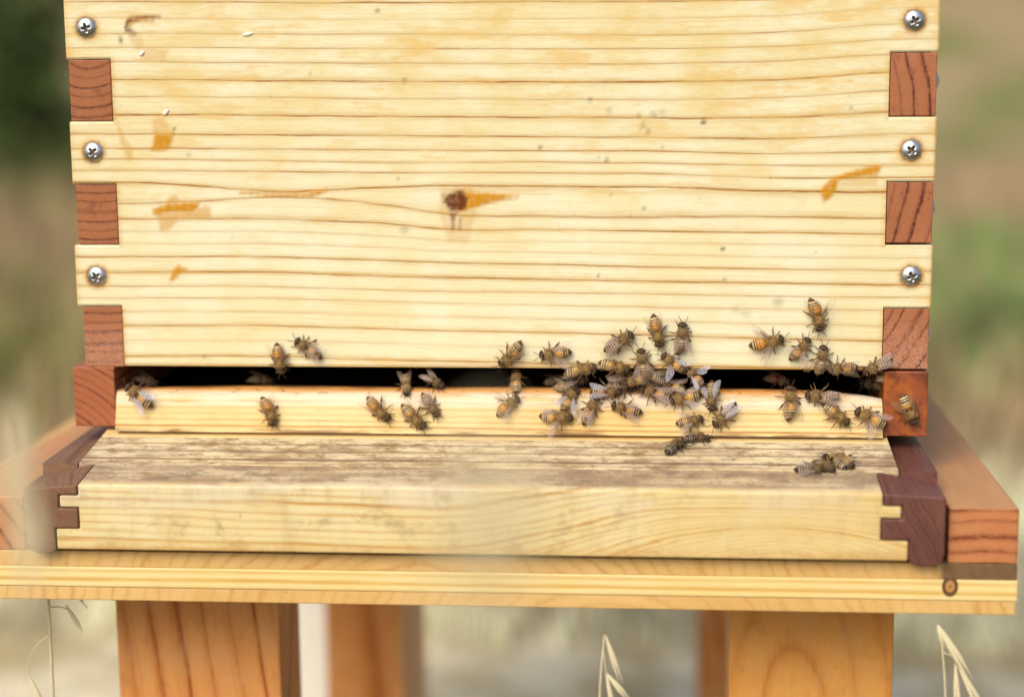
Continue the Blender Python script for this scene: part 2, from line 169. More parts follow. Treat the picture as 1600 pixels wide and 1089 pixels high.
def grain_tail(t, ring, P, stretch, early, early2, late, line=0.8, width=0.055, skirt=0.3, fiber=0.25, blotch=0.5, seed=0.0, weather=None, speck=0.5, spec=0.3, rough=0.5, fine=0.0, gloss=None, edge=None):
    """colour from a ring coordinate: thin late-wood lines with a soft skirt, fibres, blotches, specks"""
    S = t.vm('ADD', t.vm('MULTIPLY', P, stretch), (seed*37.1, seed*11.7, seed*5.3))
    fr = t.m('FRACT', ring)
    near = t.m('MINIMUM', fr, t.m('SUBTRACT', 1.0, fr))
    idx = t.m('ROUND', ring)
    per = t.m('MULTIPLY_ADD', t.white(t.m('ADD', idx, seed*3.7)), 0.85, 0.22)
    patch = t.m('MULTIPLY', t.ss(t.noise(S, 0.9, 2.0), 0.28, 0.62, 0.4, 1.0), t.ss(t.noise(S, 7.0, 2.0), 0.25, 0.55, 0.6, 1.0))
    width = t.m('MULTIPLY', t.ss(t.noise(t.vm('ADD', S, (5., 9., 2.)), 1.3, 3.0), 0.25, 0.75, 0.6, 1.6), width)
    ln = t.m('MULTIPLY', t.ss(near, width, t.m('MULTIPLY', width, 0.1)), t.m('MULTIPLY', t.m('MULTIPLY', per, patch), line), clamp=True)
    skn = t.ss(t.noise(t.vm('ADD', S, (11., 4., 8.)), 2.2, 4.0, 0.6), 0.35, 0.65, 0.35, 1.5)
    sk = t.m('MULTIPLY', t.m('MULTIPLY', t.ss(near, 0.36, 0.0), skn), t.m('MULTIPLY', per, skirt))
    sk = t.m('ADD', sk, t.m('MULTIPLY', t.m('POWER', fr, 5.0), t.m('MULTIPLY', per, skirt*0.9)), clamp=True)
    bl = t.ss(t.noise(P, 0.022, 3.0, 0.6), 0.36, 0.68)
    bl2 = t.ss(t.noise(t.vm('ADD', P, (seed*13., 41., 7.)), 0.07, 2.0, 0.6), 0.45, 0.75)
    col = t.mix(t.m('MULTIPLY', bl, blotch), early, early2)
    col = t.mix(t.m('MULTIPLY', bl2, blotch*0.5), col, early2)
    fb = t.noise(S, 9.0, 4.0, 0.65)
    col = t.mix(t.m('MULTIPLY', t.ss(fb, 0.45, 0.75), fiber), col, tuple(c*0.62 for c in early2))
    col = t.mix(sk, col, tuple(0.35*a+0.65*b*k for a, b, k in zip(late, early2, (0.95, 0.8, 0.55))))
    if fine:
        f2 = t.m('FRACT', t.m('MULTIPLY_ADD', ring, 3.37, t.m('MULTIPLY', t.noise(S, 1.7, 2.0), 0.8)))
        n2 = t.m('MINIMUM', f2, t.m('SUBTRACT', 1.0, f2))
        pk = t.ss(t.noise(t.vm('ADD', S, (3., 17., 9.)), 1.1, 3.0), 0.42, 0.66)
        col = t.mix(t.m('MULTIPLY', t.m('MULTIPLY', t.ss(n2, 0.22, 0.0), pk), fine), col, tuple(0.2*a+0.8*b*k for a, b, k in zip(late, early2, (0.9, 0.75, 0.5))))
    col = t.mix(ln, col, late)
    if weather is not None: col = weather(t, col, P, S)
    if speck:
        sp = t.noise(t.vm('ADD', P, (seed*7., 3., 19.)), 0.42, 1.0, 0.4)
        col = t.mix(t.m('MULTIPLY', t.ss(sp, 0.80, 0.86), speck), col, (0.10, 0.055, 0.03))
    if edge is not None: col = edge(t, col, P)
    h = t.m('ADD', t.m('MULTIPLY', fb, 0.35), t.m('MULTIPLY', ln, -0.5))
    rg = t.m('MULTIPLY_ADD', fb, 0.25, rough-0.12)
    if gloss is not None:
        rg = t.m('MULTIPLY', rg, t.m('MULTIPLY_ADD', gloss, -0.6, 1.0)); h = t.m('ADD', h, t.m('MULTIPLY', gloss, 1.4))
    return t.bsdf(col, rg, spec, h, 0.16)

PINE = dict(early=(0.68, 0.595, 0.36), early2=(0.62, 0.47, 0.20), late=(0.28, 0.11, 0.028))
RED = dict(early=(0.35, 0.13, 0.052), early2=(0.265, 0.08, 0.03), late=(0.075, 0.018, 0.008))
HONEY = dict(early=(0.71, 0.32, 0.105), early2=(0.64, 0.25, 0.065), late=(0.30, 0.07, 0.015))

def solid_wood(name, axis, pith, spacing, pal, amp=1.2, freq=0.03, vary=0.5, seed=1.0, lean=(0., 0.), **kw):
    """solid timber: growth rings round a pith line that runs along `axis`, cut by whatever face shows"""
    t = NT(name); P = t.pos(); c = t.xyz(P)
    o = [i for i in range(3) if i != axis]
    st = [1.0, 1.0, 1.0]; st[axis] = 0.07
    Q = t.vm('ADD', t.vm('MULTIPLY', P, tuple(st)), (seed*91., seed*17., seed*53.))
    a = t.m('SUBTRACT', c[o[0]], pith[0]); b = t.m('SUBTRACT', c[o[1]], pith[1])
    if lean[0]: a = t.m('SUBTRACT', a, t.m('MULTIPLY', c[axis], lean[0]))
    r = t.m('SQRT', t.m('ADD', t.m('MULTIPLY', a, a), t.m('MULTIPLY', b, b)))
    r = t.m('ADD', r, t.m('MULTIPLY', t.m('SUBTRACT', t.noise(Q, freq, 2.0, 0.5), 0.5), amp*6))
    r = t.m('ADD', r, t.m('MULTIPLY', t.m('SUBTRACT', t.noise(Q, 0.25, 2.0, 0.5), 0.5), amp*0.8))
    ring = t.m('DIVIDE', r, spacing)
    ring = t.m('ADD', ring, t.m('MULTIPLY', t.noise(t.vec(ring, seed*9.0), 0.8, 1.0), vary*2))
    s2 = [0.35, 0.35, 0.35]; s2[axis] = 0.02
    args = dict(pal); args.update(kw)
    grain_tail(t, ring, P, tuple(s2), seed=seed, **args)
    return t.mat

def plain(name, color, rough=0.5, spec=0.3, var=0.15, scale=0.15, metallic=0.0, bump=None):
    t = NT(name); P = t.pos()
    f = t.noise(P, scale, 3.0)
    col = t.mix(t.ss(f, 0.3, 0.7), tuple(c*(1-var) for c in color), tuple(min(1, c*(1+var)) for c in color))
    t.bsdf(col, rough, spec, f if bump else None, bump or 0.1, Metallic=metallic)
    return t.mat

# ---------------------------------------------------------------- object helpers
def tag(o, label=None, cat=None, group=None, kind=None):
    if label: o['label'] = label
    if cat: o['category'] = cat
    if group: o['group'] = group
    if kind: o['kind'] = kind
    return o
BASE = {}
def thing(name, base, label, cat, group=None):
    o = bpy.data.objects.new(name, None); COL.objects.link(o)
    o.location = Vector(base)*MM; o.empty_display_size = 0.02
    BASE[o.name] = Vector(base)
    return tag(o, label, cat, group)
def base_of(o):
    b = Vector((0, 0, 0))
    while o is not None:
        b = b + BASE.get(o.name, Vector((0, 0, 0))); o = o.parent
    return b
def add_mesh(name, me, parent=None, mats=()):
    o = bpy.data.objects.new(name, me); COL.objects.link(o)
    for m in mats:
        me.materials.append(m)
    if parent is not None: o.parent = parent
    return o
def from_bm(name, bm, mats, parent=None, smooth=False):
    """bm is in world millimetres"""
    b = base_of(parent) if parent is not None else Vector((0, 0, 0))
    for v in bm.verts: v.co = (v.co - b)*MM
    me = bpy.data.meshes.new(name); bm.to_mesh(me); bm.free()
    if smooth: me.shade_smooth()
    return add_mesh(name, me, parent, mats if isinstance(mats, (list, tuple)) else [mats])
def box_bm(x0, x1, y0, y1, z0, z1, bev=0.5, seg=2, jitter=0.0):
    bm = bmesh.new()
    bmesh.ops.create_cube(bm, size=1.0)
    for v in bm.verts:
        v.co = Vector((x0 if v.co.x < 0 else x1, y0 if v.co.y < 0 else y1, z0 if v.co.z < 0 else z1))
        if jitter: v.co += Vector([random.uniform(-jitter, jitter) for _ in range(3)])
    if bev: bmesh.ops.bevel(bm, geom=list(bm.edges), offset=bev, segments=seg, profile=0.5, affect='EDGES')
    return bm
def box(name, ext, mat, parent=None, bev=0.5, jitter=0.0):
    return from_bm(name, box_bm(*ext, bev=bev, jitter=jitter), mat, parent)
def prism_bm(poly, axis, a, b, bev=0.0, seg=2):
    """polygon in the two other axes, extruded along axis from a to b"""
    bm = bmesh.new()
    def mk(p, w):
        c = [0, 0, 0]; o = [i for i in range(3) if i != axis]
        c[o[0]], c[o[1]] = p; c[axis] = w
        return bm.verts.new(c)
    A = [mk(p, a) for p in poly]; B = [mk(p, b) for p in poly]
    n = len(poly)
    bm.faces.new(A); bm.faces.new(B[::-1])
    for i in range(n): bm.faces.new((A[i], B[i], B[(i+1) % n], A[(i+1) % n]))
    bmesh.ops.recalc_face_normals(bm, faces=bm.faces)
    if bev:
        es = [e for e in bm.edges if e.calc_face_angle(0) > 0.6]
        bmesh.ops.bevel(bm, geom=es, offset=bev, segments=seg, profile=0.5, affect='EDGES')
    return bm
def tube(verts, faces, pts, rad, sides=5, cap=True):
    pts = [Vector(p) for p in pts]; n0 = len(verts)
    up = Vector((0.31, 0.17, 0.93))
    for i, p in enumerate(pts):
        d = (pts[min(i+1, len(pts)-1)] - pts[max(i-1, 0)]).normalized()
        a = d.cross(up)
        if a.length < 1e-4: a = d.cross(Vector((1, 0, 0)))
        a.normalize(); b = d.cross(a)
        r = rad[i] if isinstance(rad, (list, tuple)) else rad
        for k in range(sides):
            t = 2*math.pi*k/sides
            verts.append(tuple(p + a*(r*math.cos(t)) + b*(r*math.sin(t))))
    for i in range(len(pts)-1):
        for k in range(sides):
            q = n0+i*sides; k2 = (k+1) % sides
            faces.append((q+k, q+k2, q+sides+k2, q+sides+k))
    if cap:
        faces.append(tuple(n0+k for k in range(sides))[::-1])
        e = n0+(len(pts)-1)*sides
        faces.append(tuple(e+k for k in range(sides)))
def pydata(name, verts, faces, mats, parent=None, smooth=True, idx=None, scale=MM, base=None):
    if base is None: base = base_of(parent) if parent is not None else Vector((0, 0, 0))
    me = bpy.data.meshes.new(name)
    me.from_pydata([((v[0]-base.x)*scale, (v[1]-base.y)*scale, (v[2]-base.z)*scale) for v in verts], [], faces)
    if idx is not None: me.polygons.foreach_set('material_index', idx)
    me.update()
    if smooth: me.shade_smooth()
    return add_mesh(name, me, parent, mats)

# ================================================================ setting: ground, hills
def ground_material():
    t = NT('dry_meadow'); P = t.pos()
    straw, tan, green, dark = (0.40, 0.31, 0.17), (0.29, 0.20, 0.11), (0.15, 0.185, 0.045), (0.06, 0.06, 0.02)
    n1 = t.noise(P, 0.0011, 4.0, 0.6); n2 = t.noise(P, 0.0045, 4.0, 0.6); n3 = t.noise(P, 0.03, 4.0, 0.7)
    c = t.mix(t.ss(n2, 0.35, 0.65), tan, straw)
    c = t.mix(t.m('MULTIPLY', t.ss(n1, 0.46, 0.58), 0.85), c, green)
    c = t.mix(t.m('MULTIPLY', t.ss(n3, 0.55, 0.75), 0.6), c, dark)
    yy = t.xyz(P)[1]
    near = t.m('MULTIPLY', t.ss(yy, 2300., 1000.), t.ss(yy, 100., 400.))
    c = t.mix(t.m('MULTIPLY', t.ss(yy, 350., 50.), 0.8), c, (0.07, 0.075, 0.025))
    c = t.mix(t.m('MULTIPLY', near, 0.85), c, t.mix(t.ss(t.noise(P, 0.007, 3.0, .6), 0.42, 0.62), (0.78, 0.68, 0.48), (0.46, 0.37, 0.20)))  # pale straw, lightened further to offset the shadow behind the hive
    t.bsdf(c, 0.95, 0.1, n3, 20.0)
    return t.mat
GZ = -480.0
def build_ground():
    nx, ny = 90, 110
    xs = np.sign(np.linspace(-1, 1, nx))*np.abs(np.linspace(-1, 1, nx))**2.4*220000
    ys = np.linspace(0, 1, ny)**2.6*320000 - 6000
    X, Y = np.meshgrid(xs, ys)
    far = np.clip((Y-9000)/60000, 0, 1)
    Z = GZ + far**1.3*22000*(0.75+0.25*np.sin(X/17000.+1.0)) + np.sin(X/900.)*np.cos(Y/1100.)*18*np.clip((Y-600)/3000, 0, 1)
    v = np.stack([X, Y, Z], -1).reshape(-1, 3)
    f = [(j*nx+i, j*nx+i+1, (j+1)*nx+i+1, (j+1)*nx+i) for j in range(ny-1) for i in range(nx-1)]
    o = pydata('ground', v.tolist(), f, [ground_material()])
    tag(o, kind='structure')
build_ground()

# grass: uncountable, three kinds of blades
def grass(name, n, region, hmin, hmax, w, color, label, clump=0):
    x0, x1, y0, y1 = region
    if clump:
        cx = rng.uniform(x0, x1, clump); cy = rng.uniform(y0, y1, clump)
        k = rng.integers(0, clump, n); r = np.abs(rng.normal(0, 130, n)); a = rng.uniform(0, 6.283, n)
        bx, by = cx[k]+r*np.cos(a), cy[k]+r*np.sin(a)
    else:
        bx, by = rng.uniform(x0, x1, n), rng.uniform(y0, y1, n)
    h = rng.uniform(hmin, hmax, n); a = rng.uniform(0, 6.283, n); ln = rng.uniform(.1, .6, n)*h; b = rng.uniform(0, 6.283, n)
    V = np.zeros((n, 5, 3))
    dx, dy = np.cos(a)*w/2, np.sin(a)*w/2
    V[:, 0] = np.stack([bx-dx, by-dy, np.full(n, GZ-8)], -1); V[:, 1] = np.stack([bx+dx, by+dy, np.full(n, GZ-8)], -1)
    mx, my = bx+np.cos(b)*ln*.35, by+np.sin(b)*ln*.35
    V[:, 2] = np.stack([mx+dx*.8, my+dy*.8, GZ+h*.6], -1); V[:, 3] = np.stack([mx-dx*.8, my-dy*.8, GZ+h*.6], -1)
    V[:, 4] = np.stack([bx+np.cos(b)*ln, by+np.sin(b)*ln, GZ+h], -1)
    me = bpy.data.meshes.new(name)
    me.vertices.add(n*5); me.vertices.foreach_set('co', (V*MM).astype(np.float32).ravel())
    base = (np.arange(n)*5)[:, None]
    li = np.concatenate([base+np.array([[0, 1, 2, 3]]), base+np.array([[3, 2, 4]])], 1).astype(np.int32)
    me.loops.add(n*7); me.loops.foreach_set('vertex_index', li.ravel())
    me.polygons.add(n*2)
    ls = (np.arange(n)*7)[:, None]+np.array([[0, 4]]); me.polygons.foreach_set('loop_start', ls.astype(np.int32).ravel())
    me.update(calc_edges=True); me.validate()
    o = add_mesh(name, me, None, [plain(name+'_blade', color, 0.7, 0.2, 0.6, 0.006)])
    tag(o, label, 'grass', kind='stuff')
grass('dry_grass', 16000, (-3200, 2600, 1500, 7000), 60, 260, 7, (0.37, 0.265, 0.155), 'dry straw coloured meadow grass far behind the hive')
grass('green_grass', 7000, (500, 1900, 2300, 4300), 60, 220, 8, (0.21, 0.33, 0.10), 'green grass patch out of focus right of the hive', clump=26)
grass('olive_grass', 7000, (-2600, -650, 2100, 5200), 60, 240, 8, (0.20, 0.215, 0.06), 'olive green grass out of focus left of the hive', clump=34)
grass('bleached_grass', 5000, (-500, 900, 950, 1700), 20, 80, 5, (0.76, 0.66, 0.44), 'bleached short grass on the ground behind the hive legs')

def shrub(base, rad, h, n, color, label):
    t = thing('shrub', base, label, 'shrub', 'shrubs behind the meadow')
    v, f = [], []
    for k in range(7):
        a = random.uniform(0, 6.28); r = random.uniform(.2, .7)*rad
        tube(v, f, [base, (base[0]+r*.4*math.cos(a), base[1]+r*.4*math.sin(a), base[2]+h*.4), (base[0]+r*math.cos(a), base[1]+r*math.sin(a), base[2]+h*random.uniform(.6, .9))], [28, 18, 6], 6)
    pydata('stem', v, f, [plain('shrub_bark', (0.09, 0.06, 0.04), 0.9)], t)
    v, f = [], []
    cl = [(random.gauss(0, .5), random.gauss(0, .5), random.uniform(.12, 1)) for _ in range(40)]
    for _ in range(n):
        c = random.choice(cl)
        p = Vector((base[0]+(c[0]+random.gauss(0, .17))*rad, base[1]+(c[1]+random.gauss(0, .17))*rad, base[2]+max(.02, c[2]+random.gauss(0, .1))*h))
        d = Vector([random.gauss(0, 1) for _ in range(3)]).normalized(); e = d.cross(Vector([random.gauss(0, 1) for _ in range(3)])).normalized()
        L, W = random.uniform(35, 70), random.uniform(14, 26)
        i = len(v); v += [tuple(p), tuple(p+d*L*.5+e*W), tuple(p+d*L), tuple(p+d*L*.5-e*W)]; f.append((i, i+1, i+2, i+3))
    o = pydata('foliage', v, f, [plain('shrub_leaf', color, 0.6, 0.3, 0.4, 0.006)], t, smooth=False)
    o['kind'] = 'stuff'
shrub((-2650, 6300, GZ), 640, 1500, 4200, (0.05, 0.085, 0.018), 'dark green shrub in deep blur at the top left behind the hive')
shrub((-2120, 6000, GZ), 300, 1000, 2400, (0.06, 0.10, 0.02), 'low dark shrub in blur left of the hive, lower than the big one')
shrub((4300, 15500, GZ+260), 1100, 1900, 5000, (0.05, 0.075, 0.02), 'green shrub in blur at the top right behind the hive')

# ================================================================ stand: legs and three-ply platform
def leg_wear(t, col, P, S):   # pale scratches, dusty patches, water marks
    n = t.noise(P, 0.05, 4.0, 0.65); n2 = t.noise(t.vm('MULTIPLY', P, (1., 1., .5)), 0.45, 3.0, 0.6)
    c = t.mix(t.m('MULTIPLY', t.ss(n, 0.48, 0.7), 0.4), col, (0.62, 0.36, 0.16))
    c = t.mix(t.m('MULTIPLY', t.ss(n, 0.46, 0.3), 0.35), c, (0.34, 0.13, 0.035))
    return t.mix(t.m('MULTIPLY', t.ss(n2, 0.70, 0.78), 0.6), c, (0.75, 0.62, 0.45))
m_leg = [solid_wood('leg_timber', 2, (-40., 60.), 9.6, HONEY, amp=1.4, lean=(-.13, 0.), seed=s, line=1.0, width=0.10, skirt=0.6, fiber=0.3, fine=0.3, speck=0.6, weather=leg_wear) for s in (1.3, 2.9, 4.1, 5.7)]
# right front leg: cathedral figure, so its pith leans through the board
def cathedral_wood(name, cx, cz):
    t = NT(name); P = t.pos(); c = t.xyz(P)
    a = t.m('MULTIPLY', t.m('SUBTRACT', c[0], cx), 1.35); b = t.m('MULTIPLY', t.m('SUBTRACT', c[2], cz), 0.62)
    up = t.m('MAXIMUM', b, 0.0)
    r = t.m('SQRT', t.m('ADD', t.m('MULTIPLY', a, a), t.m('MULTIPLY', up, up)))
    r = t.m('ADD', r, t.m('MULTIPLY', t.m('SUBTRACT', t.noise(t.vm('MULTIPLY', P, (1., 1., .3)), 0.06, 2.0), 0.5), 7.0))
    ring = t.m('DIVIDE', r, 21.0)
    grain_tail(t, ring, P, (0.35, 0.35, 0.02), seed=3.3, early=(0.74, 0.35, 0.09), early2=(0.68, 0.28, 0.055), late=(0.46, 0.16, 0.03), line=0.55, width=0.11, skirt=0.5, fiber=0.3, speck=0.5, weather=leg_wear)
    return t.mat
stand = thing('hive_table', (215, 200, GZ), 'wooden table with pale three-ply top and orange legs that carries the beehive', 'hive table')
LEGZ = -99.8
box('leg', (11, 95, 0, 50, GZ-4, LEGZ), m_leg[0], stand, 1.2)
box('leg', (320, 400, 0, 50, GZ-4, LEGZ), cathedral_wood('leg_cathedral', 352., -172.), stand, 1.2)
box('leg', (44, 101, 380, 510, GZ-4, LEGZ), m_leg[2], stand, 1.2)
box('leg', (316, 366, 380, 490, GZ-4, LEGZ), m_leg[3], stand, 1.2)

def ply_edge(name, seed, dark=False):
    def stain(t, col, P, S):
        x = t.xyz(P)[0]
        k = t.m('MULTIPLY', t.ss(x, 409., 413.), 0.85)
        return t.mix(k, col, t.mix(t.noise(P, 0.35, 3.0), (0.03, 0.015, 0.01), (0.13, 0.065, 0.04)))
    return solid_wood(name, 1, (150.+seed*60, -150.), 6.5, dict(early=(0.66, 0.43, 0.17), early2=(0.58, 0.33, 0.10), late=(0.40, 0.18, 0.045)),
                      amp=5.0, freq=0.012, seed=seed, line=0.28, width=0.16, skirt=0.3, fiber=0.3, weather=stain if dark else None)
def mid_ply():
    def k(t, col, P, S):   # small round knot near the right end
        x, y, z = t.xyz(P)
        d = t.m('SQRT', t.m('ADD', t.m('POWER', t.m('SUBTRACT', x, 415.2), 2.0), t.m('POWER', t.m('MULTIPLY', t.m('SUBTRACT', z, -86.6), 0.75), 2.0)))
        rn = t.m('MULTIPLY', t.ss(d, 3.9, 3.3), t.ss(d, 1.6, 2.5))
        c2 = t.mix(t.ss(d, 3.6, 3.0), col, (0.45, 0.23, 0.08))
        c2 = t.mix(t.m('MULTIPLY', rn, 0.9), c2, (0.07, 0.025, 0.01))
        return t.mix(t.m('MULTIPLY', t.ss(d, 1.0, 0.5), 0.6), c2, (0.15, 0.06, 0.02))
    return solid_wood('ply_long_grain', 0, (-250., -250.), 2.6, dict(early=(0.75, 0.60, 0.30), early2=(0.72, 0.53, 0.19), late=(0.56, 0.33, 0.07)), amp=0.5, seed=6.1, line=0.75, width=0.3, skirt=0.5, fiber=0.2, weather=k)
PX0, PX1, PY0, PY1 = -85., 444.6, -64., 520.
box('ply', (PX0, PX1, PY0, PY1, -83.6, -76.0), ply_edge('ply_cross_top', 0.4, True), stand, 0.5)
box('ply', (PX0, PX1+.3, PY0-.5, PY1, -93.2, -83.6), mid_ply(), stand, 0.5)
box('ply', (PX0, PX1-.2, PY0, PY1, -99.8, -93.2), ply_edge('ply_cross_bottom', 1.9), stand, 0.6)

# ================================================================ two rails on the platform
def sawn_top(t, col, P, S):   # the planed top is paler than the end grain
    z = t.xyz(P)[2]
    return t.mix(t.m('MULTIPLY', t.ss(z, -51.0, -50.6), 0.75), col, t.mix(t.noise(t.vm('MULTIPLY', P, (1., .08, 1.)), 0.15, 4.0), (0.60, 0.335, 0.155), (0.50, 0.25, 0.095)))
def rail_wood(name, pith, seed, spacing=6.2):
    return solid_wood(name, 1, pith, spacing, dict(early=(0.50, 0.205, 0.085), early2=(0.42, 0.145, 0.05), late=(0.14, 0.025, 0.01)), amp=1.0, seed=seed, line=1.3, width=0.15, skirt=0.5, fiber=0.25, weather=sawn_top)
r1 = thing('rail', (429, 90, -76), 'reddish timber rail lying on the platform right of the hive, ringed end grain showing', 'timber rail', 'rails beside the hive stand')
from_bm('beam', box_bm(413.8, 444.4, -64.3, 480, -76, -50.5, 0.8), rail_wood('rail_right', (428., -190.), 7.7), r1)
r2 = thing('rail', (-29, 90, -76), 'reddish timber rail at the left edge of photo, slanted end grain, behind blurred grass', 'timber rail', 'rails beside the hive stand')
bm = box_bm(-45, -9.6, -64.3, 360, -76, -50.0, 0.8)
for v in bm.verts:
    if v.co.x < -30: v.co.x += (v.co.y+64)*0.055
from_bm('beam', bm, rail_wood('rail_left', (-75., -108.), 8.8, 8.0), r2)

# ================================================================ hive stand: sloped landing board, box-jointed front
FY = -70.0
def slope(y): return -33.2 + (y+2.0)*0.1414
hs = thing('hive_stand', (203, 150, -75), 'hive stand with weathered sloping landing board and dark box-jointed side pieces', 'hive stand')
def weathered(strength):
    def w(t, col, P, S):
        x, y, z = t.xyz(P)
        zone = t.m('MULTIPLY', t.ss(y, -72., -60., 0.15, 1.0), t.ss(y, -6.5, -9.0))
        st = t.noise(t.vm('MULTIPLY', P, (0.6, 1., 1.)), 0.13, 6.0, 0.74)
        st2 = t.noise(t.vm('MULTIPLY', P, (0.04, 1., 1.)), 0.2, 4.0, 0.6)
        st3 = t.noise(P, 0.5, 4.0, 0.7)
        bleach = t.m('MULTIPLY', zone, t.ss(st2, 0.3, 0.6, 0.3, 0.9))
        c = t.mix(t.m('MULTIPLY', bleach, strength), col, (0.64, 0.545, 0.37))
        big = t.ss(t.noise(t.vm('ADD', t.vm('MULTIPLY', P, (0.55, 1.2, 1.)), (9., 2., 5.)), 0.055, 5.0, 0.65), 0.46, 0.66)
        c = t.mix(t.m('MULTIPLY', t.m('MULTIPLY', big, zone), 0.7*strength), c, (0.25, 0.165, 0.095))
        band = t.m('MULTIPLY', t.ss(y, -46., -41.), t.ss(y, -36., -41.))
        low = t.m('MULTIPLY', t.ss(y, -64., -56.), t.ss(y, -38., -45.))
        red = t.m('MULTIPLY', t.m('MULTIPLY', low, t.ss(st2, 0.42, 0.62)), 0.75*strength)
        c = t.mix(red, c, (0.30, 0.19, 0.13))
        gr = t.m('MULTIPLY', t.m('MULTIPLY', zone, t.ss(st, 0.44, 0.68)), 0.9*strength)
        c = t.mix(gr, c, (0.255, 0.145, 0.06))
        sp = t.m('MULTIPLY', t.m('MULTIPLY', zone, t.ss(st3, 0.48, 0.68)), t.ss(st, 0.40, 0.60))
        c = t.mix(t.m('MULTIPLY', sp, 0.7*strength), c, (0.11, 0.085, 0.06))
        wv = t.m('MULTIPLY', t.noise(t.vm('MULTIPLY', P, (0.12, 0., 0.)), 0.12, 3.0), 5.0)
        for ly, wd, k in ((-16.5, .5, .8), (-26., .8, .6), (-36.5, .8, .8)):
            d = t.m('ABSOLUTE', t.m('SUBTRACT', t.m('ADD', y, wv), ly+2.5))
            c = t.mix(t.m('MULTIPLY', t.ss(d, wd*2.2, wd*.4), k*strength), c, (0.15, 0.075, 0.05))
        return c
    return w
def front_wash(t, col, P, S):
    x, y, z = t.xyz(P)
    top = t.m('MULTIPLY', t.ss(z, -45.2, -43.2), 1.0)
    st = t.noise(t.vm('MULTIPLY', P, (0.6, 1., 1.)), 0.13, 6.0, 0.74)
    st2 = t.noise(t.vm('MULTIPLY', P, (0.05, 1., 1.)), 0.2, 4.0, 0.6)
    onslope = t.ss(y, t.m('SUBTRACT', -65.5, t.m('MULTIPLY', t.noise(t.vm('MULTIPLY', P, (.5, 1., 1.)), 0.08, 3.0), 6.0)), -62.0)
    washf = t.m('MULTIPLY', t.ss(z, -58., -46.), t.ss(t.noise(t.vm('MULTIPLY', P, (.3, 1., 1.)), 0.06, 4.0, .6), 0.38, 0.62))
    col = t.mix(t.m('MULTIPLY', washf, 0.7), col, (0.66, 0.58, 0.44))
    col = t.mix(t.m('MULTIPLY', t.ss(t.xyz(P)[0], 200., 390.), 0.35), col, (0.62, 0.40, 0.11))
    spill = t.m('MULTIPLY', t.m('MULTIPLY', t.ss(z, -56., -44.), t.ss(t.noise(t.vm('ADD', t.vm('MULTIPLY', P, (1., 1., .4)), (3., 8., 1.)), 0.1, 5.0, .7), 0.46, 0.70)), 0.32)
    col = t.mix(spill, col, (0.33, 0.23, 0.13))
    c = t.mix(t.m('MULTIPLY', onslope, 0.6), col, (0.56, 0.46, 0.32))
    c = t.mix(t.m('MULTIPLY', t.m('MULTIPLY', onslope, t.ss(st2, 0.36, 0.60)), 0.65), c, (0.30, 0.18, 0.11))
    c = t.mix(t.m('MULTIPLY', t.m('MULTIPLY', onslope, t.ss(st, 0.46, 0.66)), 0.75), c, (0.14, 0.10, 0.085))
    sp3 = t.noise(P, 0.5, 4.0, 0.7)
    big = t.ss(t.noise(t.vm('ADD', t.vm('MULTIPLY', P, (0.55, 1.2, 1.)), (9., 2., 5.)), 0.055, 5.0, 0.65), 0.42, 0.62)
    c = t.mix(t.m('MULTIPLY', t.m('MULTIPLY', big, onslope), 0.6), c, (0.20, 0.125, 0.08))
    c = t.mix(t.m('MULTIPLY', t.m('MULTIPLY', onslope, t.ss(sp3, 0.53, 0.66)), 0.6), c, (0.12, 0.09, 0.065))
    dirt = t.noise(t.vm('ADD', t.vm('MULTIPLY', P, (.8, 1., 1.)), (71., 6., 13.)), 0.075, 6.0, 0.72)
    side = t.m('MULTIPLY', t.ss(x, 20., 90., .35, 1.0), t.ss(x, 330., 230., .35, 1.0))
    c = t.mix(t.m('MULTIPLY', t.m('MULTIPLY', t.ss(dirt, 0.52, 0.68), side), 0.5), c, (0.30, 0.20, 0.10))
    low = t.m('MULTIPLY', t.ss(z, -67., -73.), t.ss(dirt, 0.44, 0.58))
    c = t.mix(t.m('MULTIPLY', low, 0.55), c, (0.34, 0.18, 0.06))
    drip = t.noise(t.vm('MULTIPLY', P, (1., 1., 0.25)), 0.09, 4.0, 0.6)
    c = t.mix(t.m('MULTIPLY', t.ss(drip, 0.50, 0.78), 0.3), c, (0.36, 0.25, 0.12))
    sp4 = t.noise(t.vm('ADD', P, (31., 5., 77.)), 0.22, 2.0, 0.5)
    c = t.mix(t.m('MULTIPLY', t.ss(sp4, 0.70, 0.80), 0.5), c, (0.22, 0.14, 0.08))
    return t.mix(t.m('MULTIPLY', t.ss(z, -66., -73.), 0.45), c, (0.60, 0.38, 0.13))
m_panel = solid_wood('landing_weathered', 0, (-250., -420.), 5.4, dict(early=(0.68, 0.56, 0.33), early2=(0.60, 0.43, 0.2), late=(0.20, 0.075, 0.04)), amp=0.6, seed=2.2, line=0.9, width=0.13, skirt=0.5, weather=weathered(1.0), rough=0.65, spec=0.25)
